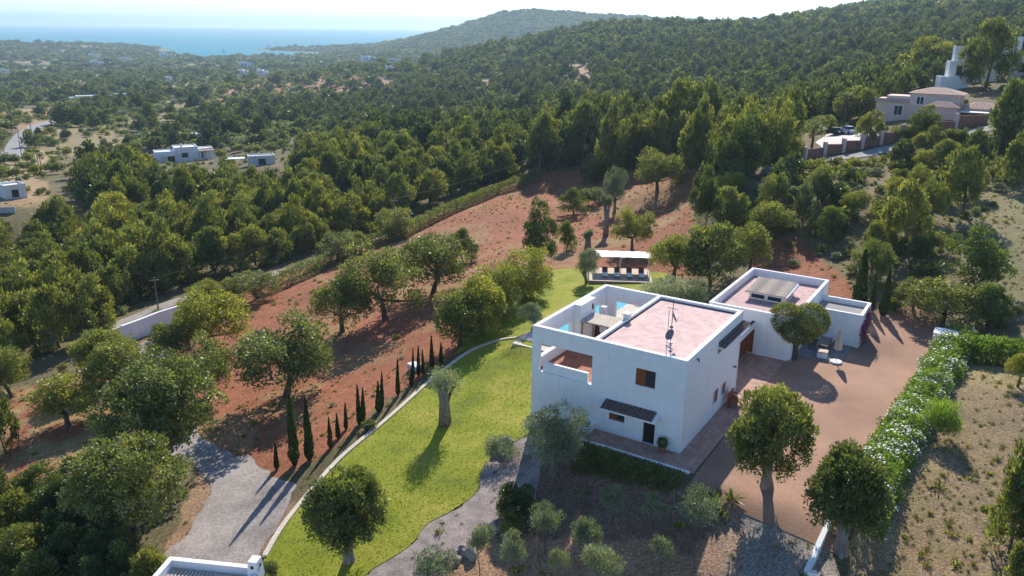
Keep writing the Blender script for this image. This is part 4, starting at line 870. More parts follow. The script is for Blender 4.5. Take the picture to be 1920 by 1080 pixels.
for a in [(945,842,42,.8,'large pale rock at the corner of lawn and gravel path'),(932,992,40,.7,'grey rock left of the small yellow-green bush'),(950,1003,26,.6,'small grey rock touching the yellow-green bush'),(882,1042,34,.8,'brown rock at the lower right of the gravel path'),(857,1052,20,.8,'small pale rock at the lower right edge of the gravel path'),(870,1030,22,.6,'low rock behind the brown one by the path'),(1480,678,14,.5,'flat white stone at the foot of the heart-shaped tree')]: rock(*a)
for q, (bx, by, hh) in enumerate([(395,574,52),(440,560,40),(632,490,52),(668,474,40),(738,446,56)]): tree(['yellow', 'shrubtree', 'round'][q % 3], bx, by, by - hh, hh * 1.25, 'leafy bush-like tree standing against the long field hedge', 'bushy trees along the long field hedge')
def agave(bx, by, r_, label, m='l_dark', n_=34):
    x, y = hit(bx, by); rng = np.random.default_rng(int(bx)); a = rng.uniform(0, 6.28, n_); e = rng.uniform(.2, 1.4, n_); Dv = np.stack([np.cos(a) * np.cos(e), np.sin(a) * np.cos(e), np.sin(e)], -1)
    Wd = np.stack([-np.sin(a), np.cos(a), 0 * a], -1); l_ = r_ * rng.uniform(.8, 1.2, n_)[:, None]; P = Dv * .05; V_ = np.stack([P - Wd * .04 * r_, P + Dv * l_ * .5 - Wd * .09 * r_, P + Dv * l_ - np.array([0, 0, .15]) * l_, P + Dv * l_ * .5 + Wd * .09 * r_], 1).reshape(-1, 3)
    r = thing('agave', label, 'agave plant', (x, y, gz(x, y))); link('leaves', np_mesh('leaves', V_, np.arange(4 * n_).reshape(-1, 4), M[m], rng.random(n_)), None, r)
agave(1340, 945, 1.1, 'dark spiky plant at the right end of the shaded hedge'); agave(1372, 940, .9, 'dark spiky plant nearest the gravel court'); agave(1352, 970, .8, 'lowest dark spiky plant beside the widest young olive')
agave(1243, 545, 1.6, 'pale spiky palm-like plant behind the back wall of the villa', 'l_olive', 60)
fs = thing('flower_spike', 'pink flower spike rising from the shaded front garden', 'flower', tuple(hit(1083, 985)) + (gz(*hit(1083, 985)),))
rng = np.random.default_rng(3); P = rng.normal(size=(160, 3)) * np.array([.05, .05, .16]) + np.array([0, 0, .75]); V_, F_ = cards(P, unit(rng.normal(size=P.shape)), np.full(160, .08), np.full(160, .06), rng); me_ = np_mesh('petals', V_, F_, noisy('pink_petals', (.5, .16, .15), (.6, .25, .22), 3, .8, 0), rng.random(160)); link('petals', me_, None, fs)
obj('stem', tube(BM(), [(0, 0, -.1), (0, 0, .6)], .015, 5), M['l_dark'], fs)
# ================================================================== woods and far vegetation
def sector(dmin, dmax, sp, jit=.45, az=.66):
    xs = np.arange(-dmax * math.sin(az), dmax * math.sin(az), sp); ys = np.arange(dmin * .7, dmax, sp); X, Y = np.meshgrid(xs, ys); X[::2] += sp / 2
    X = X.ravel() + RNG.uniform(-jit, jit, X.size) * sp; Y = Y.ravel() + RNG.uniform(-jit, jit, Y.size) * sp
    d = np.hypot(X, Y); k = (d > dmin) & (d < dmax) & (np.abs(np.arctan2(X, Y)) < az); X, Y = X[k], Y[k]; Z = ground(X, Y); px, py = project(X, Y, Z)
    k = (px > -160) & (px < 2080) & (py < 1250); return X[k], Y[k], Z[k], px[k], py[k]
def distline(X, Y, line):
    P = np.array(line); best = np.full(len(X), 1e9)
    for a, b_ in zip(P[:-1], P[1:]):
        ab = b_ - a; t_ = np.clip(((X - a[0]) * ab[0] + (Y - a[1]) * ab[1]) / (ab @ ab + 1e-9), 0, 1); best = np.minimum(best, np.hypot(X - a[0] - t_ * ab[0], Y - a[1] - t_ * ab[1]))
    return best
R2 = curve([hit(*p) for p in [(180,625),(250,598),(330,566),(450,532),(560,500),(640,470),(720,440)]]); R3 = curve([hit(*p) for p in [(1490,312),(1540,301),(1610,292),(1680,277),(1760,262),(1850,242),(1920,232)]])
VILLA = [(hit(350,300), 13), (hit(385,262), 9), (hit(490,306), 6), (hit(30,372), 6), (hit(180,190), 34), (hit(1740,222), 13), (hit(1785,163), 7), (hit(1870,148), 11), (hit(1600,262), 10), (hit(1455,268), 4)]
def clear(X, Y, r=1.):
    k = (distline(X, Y, ROAD1) > 5.5) & (distline(X, Y, R2) > 2.4) & (distline(X, Y, R3) > 3.5) & (distline(X, Y, HL) > 2.6)
    for (cx_, cy_), rr in VILLA: k &= np.hypot(X - cx_, Y - cy_) > rr * r
    return k
W1 = [(-300,440),(60,425),(130,402),(170,330),(300,324),(420,334),(640,300),(700,262),(1050,262),(1010,316),(850,372),(700,432),(620,462),(560,482),(450,512),(330,545),(225,592),(205,640),(120,665),(40,690),(-300,790)]
HOLE = [(140,395),(200,395),(222,470),(150,445)]
W2 = [(1010,266),(1400,262),(1490,268),(1500,318),(1430,352),(1300,334),(1010,318)]
SLOPE = [(1290,352),(1490,325),(1660,300),(1930,250),(2000,360),(1900,330),(1790,395),(1740,520),(1640,540),(1500,440),(1420,420),(1330,410)]
SHADE = [(-300,480),(100,640),(60,690),(-300,760)]
plist = []   # (x, y, w, h, kindset)
X, Y, Z, px, py = sector(62, 320, 4.7)
k = clear(X, Y, .9); dd = np.hypot(X, Y); cl = vnoise(X, Y, 16., 31)
w1 = inpoly(px, py, W1) & ~inpoly(px, py, HOLE) & (cl > .22); w2 = inpoly(px, py, W2); sl = inpoly(px, py, SLOPE) & (RNG.random(len(X)) < .85) & (dd < 200)
bandL = (py < 335) & (dd < 330) & (px < 640) & ~w1 & (py > 230) & (RNG.random(len(X)) < .2) & ~inpoly(px, py, [(60,225),(360,215),(330,262),(100,300),(60,290)])
bandR = (py < 262) & (dd > 150) & (px >= 640) & (px < 1500) & (RNG.random(len(X)) < .62); bandV = (px >= 1480) & (py < 250) & (dd > 160) & (RNG.random(len(X)) < .75) & ~inpoly(px, py, [(1430,240),(1640,225),(1860,190),(1860,250),(1700,290),(1500,300)])
sel = k & (w1 | w2 | sl | bandL | bandR | bandV)
for x, y, a1, a2, a3, a4, q in zip(X[sel], Y[sel], w1[sel], w2[sel], sl[sel], bandL[sel], px[sel]):
    if a2: wm = random.uniform(5.5, 9); hm = random.uniform(7.5, 13)
    elif a3: wm, hm = random.uniform(3, 5.2), random.uniform(3.2, 6)
    elif a4: wm, hm = random.uniform(3, 5.5), random.uniform(2.6, 4.5)
    elif a1: wm = random.uniform(4.8, 8.8); hm = wm * random.uniform(.85, 1.25)
    else: wm, hm = random.uniform(5, 8), random.uniform(5.5, 9)
    plist.append((x, y, wm, hm, 'slope' if a3 else 'valley' if a4 else 'tall' if a2 else 'wood'))
FW = 'white house far off in the valley, '
FWL = [(10,140,14,7,'at the left frame edge'),(118,99,8,3,'smallest, on the wooded rise at far left'),(178,109,16,6,'left one of the pair below the shoreline trees'),(235,115,20,5,'long low one between two groups of dark trees'),(183,125,20,8,'below the left one of the pair'),
   (312,110,22,8,'nearest below the shoreline at left'),(421,104,4,10,'thin white tower shape by the shoreline'),(462,127,26,8,'behind the end of the valley road'),(454,140,18,6,'beside the end of the valley road'),(318,152,10,5,'small one above the tan field'),
   (505,90,9,5,'on the shore beside the dark trees'),(492,142,18,8,'right of the road end'),(643,109,16,4,'flat one in the middle distance'),(690,117,26,10,'brightest, left of centre'),(741,118,22,6,'long one right of the brightest'),(733,136,15,9,'cube below the long one'),(778,117,10,4,'narrow one at the hill foot'),(820,107,8,5,'small one at the edge of the near hill'),(593,102,7,3,'tiny one under the shore trees'),(565,128,6,3,'tiny one above the red orchard')]
KEEP = [(1430, 1625, 205, 262, 140)] + [(bx - w_ * .45, bx + w_ * .45, by - h_ - 1, by - 1, math.hypot(*hit(bx, by)) - 12) for bx, by, w_, h_, _ in FWL] + [(300,404,262,306,300),(455,530,290,312,295),(0,62,338,392,200),(1640,1800,160,228,180),(1800,1850,190,232,180),(1758,1808,100,165,225),(1838,1920,100,150,255),(1535,1650,236,268,150),(1436,1478,244,268,150),(1520,1850,262,300,140),(15,80,230,302,250),(80,300,196,225,300)]
def blocks(x, y, wm, hm):
    z = gz(x, y); d = math.hypot(x, y); bx, by = project(x, y, z); tx, ty = project(x, y, z + hm); hw = wm / 2 / d * F * .9
    return any(d < kd_ and bx + hw > a and bx - hw < b_ and ty < y1 and by > y0 for a, b_, y0, y1, kd_ in KEEP)
def blocked(X, Y, wm, hm):
    z = ground(X, Y); d = np.hypot(X, Y); bx, by = project(X, Y, z); tx, ty = project(X, Y, z + hm * .95); hw = wm / 2 / d * F * .85; k = np.zeros(len(X), bool)
    for a, b_, y0, y1, kd_ in KEEP: k |= (d < kd_) & (bx + hw > a) & (bx - hw < b_) & (ty < y1) & (by > y0)
    return k
plist = [p for p in plist if not blocks(*p[:4])]
plist.sort(key=lambda p: math.hypot(p[0], p[1]) / p[2])
ntree = {'pine': 0, 'round': 0}; rest = []
LB = {'wood': ('bushy green pine in the wood beyond the field hedge', 'pines of the wood beyond the field hedge'), 'tall': ('tall pine in the dense dark belt above the upper field', 'tall pines above the upper field'),
      'slope': ('small tree scattered over the dry right hillside', 'trees on the right hillside'), 'valley': ('small round tree on the open valley floor at the left', 'trees on the valley floor')}
for x, y, wm, hm, kd in plist:
    br = (kd == 'valley') or (kd == 'slope' and random.random() < .4) or (kd == 'wood' and random.random() < .1)
    key = 'round' if br else 'pine'; lim = 110 if br else 278
    if ntree[key] < lim:
        ntree[key] += 1; lb, gp = LB[kd]
        if br and kd in ('wood', 'slope'): lb = 'yellow-green leafy tree among the pines of the wood' if kd == 'wood' else 'leafy green bush-like tree on the dry right hillside'; gp = lb + ' group'
        put(random.choice(['round', 'yellow', 'bush_y']) if br and kd != 'wood' else 'yellow' if br else random.choice(['pine', 'pine', 'pine', 'pine_tall']) if kd != 'slope' else random.choice(['pine', 'dark', 'pine_tall']), x, y, wm, hm * (1 if kd != 'wood' or not br else .8), lb, gp, 'tree', sink=.15)
    else: rest.append((x, y, wm, hm, 1 if br else 0))
# low-detail prototypes and the mass of far trees: one object each, instanced by geometry nodes
def proto(name, m, seed, nc, nl, leaf, rz, zc, **k_):
    cm, C = crown_mesh(name, M[m], seed, nc, nl, leaf, rz, zc, **k_); return bpy.data.objects.new(name, cm)
MID = [proto('tree_shape', 'l_far', 400 + i, 26, 1100, .12, .5, .46, cr=.15, asp=.5, outw=.5, upw=.9, lump=.5, shell=.5, low=-.95, cone=.35, cl=(.8, .8, 1.4)) for i in range(4)] + [proto('tree_shape', 'l_green', 410 + i, 26, 900, .12, .45, .5, cr=.17, asp=.6, outw=.5, upw=.2, lump=.3, shell=.55, low=-.5) for i in range(2)] + [proto('tree_shape', 'l_olive', 416, 26, 900, .12, .45, .5, cr=.17, asp=.5, lump=.3, low=-.5)]
FAR = [proto('tree_shape', 'l_far', 430 + i, 10, 260, .22, .5, .45, cr=.2, asp=.55, outw=.4, upw=.8, lump=.5, shell=.5, low=-.6, cone=.3) for i in range(4)] + [proto('tree_shape', 'l_pine', 440 + i, 10, 230, .24, .45, .48, cr=.22, asp=.7, outw=.5, upw=.2, lump=.3, shell=.5, low=-.3) for i in range(2)] + [proto('tree_shape', 'l_olive', 446, 10, 230, .24, .45, .48, cr=.22, asp=.7, lump=.3, low=-.3)]
def scatter(name, label, cat, X, Y, wm, hm, idx, protos, sink=.3):
    Z = ground(X, Y) - sink; me = bpy.data.meshes.new(name); n_ = len(X); me.vertices.add(n_); me.vertices.foreach_set('co', np.stack([X, Y, Z], -1).astype(np.float32).ravel())
    a = me.attributes.new('scl', 'FLOAT_VECTOR', 'POINT'); a.data.foreach_set('vector', np.stack([wm, wm, hm], -1).astype(np.float32).ravel())
    a = me.attributes.new('rot', 'FLOAT_VECTOR', 'POINT'); r_ = np.zeros((n_, 3)); r_[:, 2] = RNG.uniform(0, 6.28, n_); a.data.foreach_set('vector', r_.astype(np.float32).ravel())
    a = me.attributes.new('idx', 'INT', 'POINT'); a.data.foreach_set('value', np.asarray(idx, np.int32))
    o = link(name, me); tag(o, label, cat, None, 'stuff')
    g = bpy.data.node_groups.new(name, 'GeometryNodeTree'); g.interface.new_socket('Geometry', in_out='INPUT', socket_type='NodeSocketGeometry'); g.interface.new_socket('Geometry', in_out='OUTPUT', socket_type='NodeSocketGeometry')
    gi = g.nodes.new('NodeGroupInput'); go = g.nodes.new('NodeGroupOutput'); ip = g.nodes.new('GeometryNodeInstanceOnPoints'); jn = g.nodes.new('GeometryNodeGeometryToInstance')
    for p in reversed(protos):
        oi = g.nodes.new('GeometryNodeObjectInfo'); oi.inputs['Object'].default_value = p; g.links.new(oi.outputs['Geometry'], jn.inputs[0])
    def attr(nm, ty):
        na = g.nodes.new('GeometryNodeInputNamedAttribute'); na.data_type = ty; na.inputs['Name'].default_value = nm; return na.outputs['Attribute']
    ip.inputs['Pick Instance'].default_value = True
    g.links.new(gi.outputs[0], ip.inputs['Points']); g.links.new(jn.outputs[0], ip.inputs['Instance']); g.links.new(attr('idx', 'INT'), ip.inputs['Instance Index']); g.links.new(attr('rot', 'FLOAT_VECTOR'), ip.inputs['Rotation']); g.links.new(attr('scl', 'FLOAT_VECTOR'), ip.inputs['Scale'])
    g.links.new(ip.outputs[0], go.inputs[0]); o.modifiers.new('scatter', 'NODES').node_group = g; return o
def pick(kd): return np.where(kd == 0, RNG.integers(0, 4, len(kd)), np.where(kd == 1, RNG.integers(4, 6, len(kd)), 6))
if rest:
    r_ = np.array(rest); scatter('wood_mass', 'green pine wood reading as one mass behind the front rows of trees', 'wood', r_[:, 0], r_[:, 1], r_[:, 2] * 1.05, r_[:, 3], pick(r_[:, 4].astype(int)), MID)
FIELDS = [[(0,203),(60,203),(140,210),(205,212),(120,234),(30,247),(0,247)], [(100,147),(168,151),(168,160),(100,159)], [(258,171),(372,177),(330,190),(268,186)], [(325,148),(462,138),(445,150),(340,172),(300,173)],
          [(70,236),(210,222),(335,212),(365,232),(300,264),(100,302),(60,292)], [(35,129),(75,129),(75,138),(35,138)]]
ORCH = [[(480,138),(600,133),(745,148),(745,166),(620,188),(500,190),(300,202),(380,185),(470,160)], [(1040,118),(1112,118),(1112,162),(1050,162)], [(880,148),(960,148),(960,176),(880,176)], [(700,200),(900,190),(900,235),(760,235)]]
def band(dmin, dmax, sp, wr, hr, name, label, protos, hill):
    X, Y, Z, px, py = sector(dmin, dmax, sp); d = np.hypot(X, Y); k = clear(X, Y, 1.); cl = vnoise(X, Y, 55. * max(1, dmin / 500), 41) * .65 + vnoise(X, Y, 22. * max(1, dmin / 500), 42) * .35
    left = smooth((760 - px) / 200.)
    dens = (1 - left) * hill * np.clip(.45 + 1.1 * cl, 0, 1) + left * np.where(cl > .46, .9, .16)
    dens *= np.where(d > 1900, 1.15, 1)
    u_ = RNG.random(len(X))
    for f in FIELDS: k &= ~(inpoly(px, py, f) & (u_ > .16))
    for f in ORCH: k &= ~(inpoly(px, py, f) & (u_ > .16))
    k &= (u_ < dens) & (Z > SEA + 1.5) & (py < 400); X, Y, left, cl, px = X[k], Y[k], left[k], cl[k], px[k]; n_ = len(X)
    v_ = RNG.random(n_); pn = vnoise(X, Y, 70., 47); kd = np.where(v_ < .35 + .3 * (1 - left) + .5 * (pn - .4), 0, np.where(v_ < .85 + .05 * (1 - left), 1, 2))
    sc_ = np.where(kd == 0, 1, .7) * np.clip(RNG.lognormal(-.1, .32, n_), .35, 1.75); print(name, n_)
    hh_ = hr * sc_ * np.where(kd == 0, 1, .8); q = ~blocked(X, Y, wr * sc_, hh_); X, Y, sc_, kd, n_ = X[q], Y[q], sc_[q], kd[q], q.sum()
    scatter(name, label, 'wood', X, Y, wr * sc_, hr * sc_ * np.where(kd == 0, 1, .8), pick(kd), protos)
band(322, 720, 5.6, 7.4, 6.4, 'valley_wood', 'wood and scattered trees on the middle distance slopes', MID, .82)
band(720, 1500, 6.8, 9., 7.2, 'hill_forest', 'pine forest covering the nearer wooded hill', FAR, .95)
band(1500, 3700, 12.5, 17., 8.5, 'distant_forest', 'forest covering the distant coastal hill and shore', FAR, 1.)
# shrubs, dry tufts and stones as ground cover
def tuft_proto(m, seed, n_=60, l_=.5, as_=.12):
    rng = np.random.default_rng(seed); P = rng.normal(size=(n_, 3)) * np.array([.14, .14, 0]); Dv = unit(rng.normal(size=(n_, 3)) * np.array([.6, .6, .2]) + np.array([0, 0, .9])); s = rng.uniform(.5, 1.1, n_) * l_
    V_, F_ = cards(P, Dv, s, s * as_, rng); return bpy.data.objects.new('tuft_shape', np_mesh('tuft_shape', V_, F_, M[m], rng.random(n_)))
TUFT = [tuft_proto('l_brush', 1), tuft_proto('l_brush', 2), tuft_proto('l_yellow', 3, 70, .45, .3), tuft_proto('l_olive', 4, 70, .5, .2)]
SHR = [proto('shrub_shape', 'l_yellow', 460, 14, 420, .2, .48, .4, cr=.2, asp=.5, lump=.3), proto('shrub_shape', 'l_green', 461, 14, 420, .2, .48, .4, cr=.2, asp=.5, lump=.3), proto('shrub_shape', 'l_olive', 462, 14, 420, .2, .48, .4, cr=.2, asp=.4, lump=.3), proto('shrub_shape', 'l_pine', 463, 14, 420, .2, .48, .4, cr=.2, asp=.4, lump=.3)]
NOPE = [[tuple(p) for p in low]]
def ingarden(X, Y):
    lx, ly = W2L(X, Y); k = (lx > -22) & (lx < 14.5) & (ly > -2.5) & (ly < 38.5) & ~((lx < -7) & (ly < 11)); px, py = project(X, Y, ground(X, Y))
    k |= inpoly(X, Y, [tuple(p) for p in low]); k |= inpoly(px, py, [(262,640),(335,600),(320,700),(400,835),(505,890),(560,915),(490,1100),(270,1100),(350,1005),(392,930),(320,850),(235,700)]); k |= inpoly(px, py, [(850,665),(950,585),(1040,505),(1250,505),(1250,560),(1000,640)])
    return k
X, Y, Z, px, py = sector(28, 190, .55); k = ~ingarden(X, Y) & clear(X, Y, .8); u_ = RNG.random(len(X)); n1 = vnoise(X, Y, 5., 51)
inr = inpoly(px, py, RED); dr_ = inpoly(px, py, DRYB); sl_ = inpoly(px, py, SLOPE + [(1920, 620)]) | inpoly(px, py, [(1780,330),(1980,330),(1980,620),(1800,600),(1740,520)])
dn = np.where(inr, .04 + .2 * smooth((n1 - .45) * 5), np.where(dr_, .3 + .3 * (n1 > .55), np.where(sl_, .3, .1))); k &= u_ < dn
n_ = k.sum(); kd = np.where(inr[k], RNG.choice([0, 2, 3, 1], n_), np.where(dr_[k], RNG.choice([0, 1, 0, 1, 0, 1, 0, 1, 2], n_), RNG.choice([0, 1, 0, 1, 2, 3], n_))); s_ = RNG.lognormal(-.95, .4, n_)
scatter('dry_grass', 'dry yellowish grass tufts and weeds over the fields', 'grass', X[k], Y[k], s_, s_ * .8, kd, TUFT, 0.); print('tufts', n_)
X, Y, Z, px, py = sector(60, 330, 2.5); k = ~ingarden(X, Y) & clear(X, Y, .8) & ~inpoly(px, py, RED) & ~inpoly(px, py, DRYB); u_ = RNG.random(len(X)); n1 = vnoise(X, Y, 9., 52)
sl_ = inpoly(px, py, SLOPE + [(1920, 620)]); sl2 = inpoly(px, py, [(1780,330),(1980,330),(1980,620),(1800,600),(1740,520)])
k &= u_ < np.where(sl_, .85 * (n1 > .2), np.where(sl2, .28 * (n1 > .35), np.where(inpoly(px, py, W1), .5, np.where(np.hypot(X, Y) > 140, .3 * (n1 > .4), .16))))
n_ = k.sum(); s_ = RNG.uniform(.7, 2.3, n_) * np.where(sl_[k] & (RNG.random(n_) < .3), 1.5, 1); scatter('undergrowth', 'low scrub and undergrowth beneath the trees', 'scrub', X[k], Y[k], s_, s_ * RNG.uniform(.5, .85, n_), RNG.integers(0, 4, n_), SHR, .1); print('shrubs', n_)
X, Y, Z, px, py = sector(240, 1150, 8.5); k = clear(X, Y, .9) & (px < 820) & (RNG.random(len(X)) < .1 + .75 * (vnoise(X, Y, 38., 53) > .45)); q = ~blocked(X, Y, 3 + 0 * X, 2.4 + 0 * X); k &= q; n_ = k.sum(); s_ = RNG.uniform(1.6, 4.6, n_)
scatter('valley_scrub', 'bushes and garden shrubs dotted over the valley fields', 'scrub', X[k], Y[k], s_, s_ * RNG.uniform(.55, .9, n_), RNG.integers(0, 4, n_), SHR, .1)
X, Y, Z, px, py = sector(36, 100, .27); k = inpoly(X, Y, [tuple(p) for p in low]) & (RNG.random(len(X)) < .55 + .4 * (vnoise(X, Y, 2.5, 71) - .5)); n_ = k.sum(); s_ = RNG.uniform(.13, .27, n_)
GT = [tuft_proto('l_lawn', 21, 26, .55, .16), tuft_proto('l_lawn', 22, 26, .55, .16)]
scatter('lawn_grass', 'short mown yellow-green grass of the lawn', 'grass', X[k], Y[k], s_, s_ * .75, RNG.integers(0, 2, n_), GT, -.06)
# ================================================================== walls, outbuilding, small structures
def wallrun(name, label, line, th, h, m, top=None, cat='wall', sink=.6):
    bm = BM(); l = [np.array(p, float) for p in line]
    for i in range(len(l) - 1):
        a, b_ = l[i], l[i + 1]; d = (b_ - a) / np.hypot(*(b_ - a)); n_ = np.array([-d[1], d[0]]) * th / 2; ga_, gb_ = gz(*a), gz(*b_)
        e = .0 if i == 0 else .004
        poly8(bm, [(*(a + n_ + d * e), ga_ - sink), (*(a - n_ + d * e), ga_ - sink), (*(b_ - n_), gb_ - sink), (*(b_ + n_), gb_ - sink), (*(a + n_ + d * e), ga_ + h), (*(a - n_ + d * e), ga_ + h), (*(b_ - n_), gb_ + h), (*(b_ + n_), gb_ + h)])
    return tag(obj(name, bm, m), label, cat)
gw = [hit(*p) for p in [(232,645),(262,634),(300,618),(345,603)]]
wallrun('gate_wall', 'white plastered boundary wall between the upper driveway and the lane', gw, .35, 2.3, M['plaster'])
kw = [L2W(8.5, -9.6), L2W(9.6, -4.2)]
kw = [hit(1512, 1078), hit(1553, 985)]
wallrun('low_white_wall', 'low white kerb wall at the bottom beside the trunk of the hedge-end carob tree', kw, .3, .35, M['whitepaint'])
wallrun('low_white_wall', 'short white foot at the lower end of the low kerb wall', [hit(1512, 1080), hit(1530, 1083)], .3, .34, M['whitepaint'])
p = hit(1768, 655); o = obj('pillar', boxes((-1.0, 1.0, -.9, .9, -.5, 1.75)), M['plaster']); o.location = (p[0], p[1], gz(*p)); o.rotation_euler = (0, 0, YAW); tag(o, 'white block wall end rising behind the far end of the flowering hedge', 'wall')
p = hit(778, 693); wb = thing('utility_box', 'small white plastered box among the small cypresses behind the lawn kerb', 'utility box', (p[0], p[1], gz(*p)), YAW - .2)
obj('body', boxes((-.6, .6, -.4, .4, -.3, .5)), M['plaster2'], wb); obj('lid', boxes((-.65, .65, -.45, .45, .502, .58)), M['plaster'], wb)
zt = -2.0; A_ = np.array(un(318, 1043, zt)); B_ = np.array(un(492, 1061, zt)); dx_ = (B_ - A_) / np.hypot(*(B_ - A_)); Lw = float(np.hypot(*(B_ - A_)))
ob = thing('outbuilding', 'flat-roofed outbuilding with white parapet and tan roof cut by the bottom edge', 'building', (A_[0], A_[1], zt - 3.2), math.atan2(dx_[1], dx_[0]))
obj('wall', (lambda bm: (wall(bm, 'x', -.32, 0, 0, Lw, -1, 3.2), wall(bm, 'x', -7, -6.7, 0, Lw, -1, 3.2), wall(bm, 'y', 0, .32, -6.7, -.32, -1, 3.2), wall(bm, 'y', Lw - .32, Lw, -6.7, -.32, -1, 3.2), bm)[-1])(BM()), M['plaster'], ob)
bm = BM(); poly8(bm, [(.32, -6.7, 2.3), (Lw - .32, -6.7, 2.3), (Lw - .32, -.32, 2.3), (.32, -.32, 2.3), (.32, -6.7, 2.4), (Lw - .32, -6.7, 2.4), (Lw - .32, -.32, 2.65), (.32, -.32, 2.65)]); rf = obj('roof', bm, M['tile_tan'], ob)
bm = BM(); x = .45
while x < Lw - .4: tube(bm, [(x, -6.6, 2.44), (x, -.5, 2.68)], .1, 6); x += .22
obj('roof_tiles', bm, M['tile_tan'], rf)
bm = BM(); box(bm, Lw - .62, Lw + .08, -.75, .06, 2.66, 3.9, .08); cy_ = obj('chimney', bm, M['plaster'], ob)
obj('opening', boxes((Lw - .38, Lw - .2, -.70, -.685, 3.45, 3.65)), M['dark'], cy_)
obj('opening', boxes((Lw + .035, Lw + .05, -.42, -.22, 3.42, 3.62)), M['dark'], cy_)
tree('bush', 505, 1085, 1050, 36, 'small white-flowering bush beside the outbuilding chimney')
# overhead line
def pole(bx, by, tp, label, group=None, arm=True, r_=.09):
    x, y = hit(bx, by); g = gz(x, y); h_ = topz(x, y, tp) - g; t = thing('utility_pole', label, 'pole', (x, y, g), .5, group)
    obj('post', tube(BM(), [(0, 0, -.2), (0, 0, h_)], [r_ * 1.3, r_], 6), M['greywood'], t)
    if arm: obj('crossarm', boxes((-.6, .6, -.05, .05, h_ - .45, h_ - .35)), M['greywood'], t)
    return Vector((x, y, g + h_ - .1))
P1 = pole(297, 580, 520, 'weathered wooden pole standing in the lane behind the white gate wall')
P2 = pole(742, 452, 372, 'wooden pole half hidden by trees behind the field hedge'); P3 = pole(1012, 330, 290, 'wooden pole at the far end of the field hedge')
def cable(a, b_, sag, label, offs=(0, 0, 0)):
    pts = [a.lerp(b_, i / 14) + Vector((offs[0], offs[1], offs[2] - sag * 4 * (i / 14) * (1 - i / 14))) for i in range(15)]
    tag(obj('overhead_cable', tube(BM(), pts, .022, 4), M['metal']), label, 'cable')
cable(P1, P2, .8, 'overhead cable running right from the pole behind the gate wall'); cable(P2, P3, .6, 'overhead cable continuing along the far part of the field hedge')
cable(P1, Vector((*hit(-80, 470), gz(*hit(-80, 470)) + 8)), .8, 'overhead cable running left from the pole over the pines')
for k, (bx, by, tp) in enumerate([(42,300,262),(72,310,280),(10,298,268),(60,255,216),(36,262,228),(78,318,285)]): pole(bx, by, tp, 'thin wooden pole beside the curving road at the left edge', 'thin poles along the valley road', k % 2 == 0, .12)
# ---------------------------------------------------------------- far houses
def far_house(label, bx, by, rz, blocks, wins=(), extra=None, name='villa', wm='plaster', rm='plaster', hip=None, cat='house', sink=2.):
    x, y = hit(bx, by); t = thing(name, label, cat, (x, y, gz(x, y)), -math.atan2(x, y) + rz)
    bm = BM(); rb = BM()
    for (x0, x1, y0, y1, z0, z1) in blocks:
        box(bm, x0, x1, y0, y1, z0 - (sink if z0 == 0 else 0), z1)
        box(rb, x0 + .25, x1 - .25, y0 + .25, y1 - .25, z1 + .003, z1 + .02)
        for a in ((x0, x1, y0, y0 + .22), (x0, x1, y1 - .22, y1), (x0, x0 + .22, y0 + .22, y1 - .22), (x1 - .22, x1, y0 + .22, y1 - .22)): box(bm, *a, z1 + .001, z1 + .35)
    obj('wall', bm, M[wm], t); rr_ = obj('roof', rb, M[rm], t)
    for (x0, x1, yy, z0, z1) in wins: obj('window', boxes((x0, x1, yy - .05, yy - .01, z0, z1)), M['glass'], t)
    return t
v1 = far_house('white cubic villa with awning and red-roofed porch among pines on the left', 350, 304, .12, [(-9.6, -3.2, 0, 6, 0, 3.6), (-3.2, 4.2, 1.2, 8, 0, 4.6), (4.2, 9.4, 3.2, 8, 0, 3.6), (-9.8, -8.2, -1, 0, 0, 2.2)], [(-5.8, -3.6, 0, .2, 2.4), (-1.2, .9, 1.2, 1.4, 3.), (5, 6, 3.2, .6, 2.6)])
obj('awning', boxes((-7.3, -3.6, -1.6, -.05, 2.5, 2.62)), M['fabric'], v1); obj('porch_roof', boxes((4.6, 9.6, .6, 3.1, 3.3, 3.5)), M['tile_pink'], v1)
for xx in (4.7, 7.0, 9.2): obj('porch_column', boxes((xx, xx + .4, .7, 1.1, -2, 3.29)), M['plaster'], v1)
obj('chimney', boxes((-1, -.4, 4, 4.6, 4.6, 5.8)), M['pinkwall'], v1)
far_house('low white house half hidden behind the cubic villa in the pines', 388, 266, -.1, [(-6, -1, 0, 6, 0, 3.), (-1, 6, 1, 6, 0, 3.6)], [(1, 2, 1, 1, 2.2)])
sh = far_house('small shed with pale corrugated roof among the pines', 492, 310, .1, [(-3.6, 3.6, 0, 4, 0, 2.4)], [(-1, 1, 0, .2, 1.9)], name='shed', wm='plaster2', rm='whitepaint', cat='shed'); obj('lean_to_roof', boxes((-9, -4.4, 1, 4, 1.9, 2.05)), M['whitepaint'], sh)
far_house('small white cottage with a dark opening at the left edge', 34, 372, .3, [(-2.2, 1.8, 0, 4, 0, 2.6)], [(-1., .3, 0, .3, 1.9)], wm='plaster2')
far_house('flat white shed roof at the very left edge beside the cottage', 4, 368, .0, [(-4, 1.6, 0, 3, 0, 2.2)], [(-2, -.5, 0, .3, 1.5)], name='shed', cat='shed')
wallrun('garden_wall', 'grey corrugated fence at the left edge above the pine wood', [hit(-60, 402), hit(30, 400)], .1, 1.3, M['plaster2'], cat='fence')
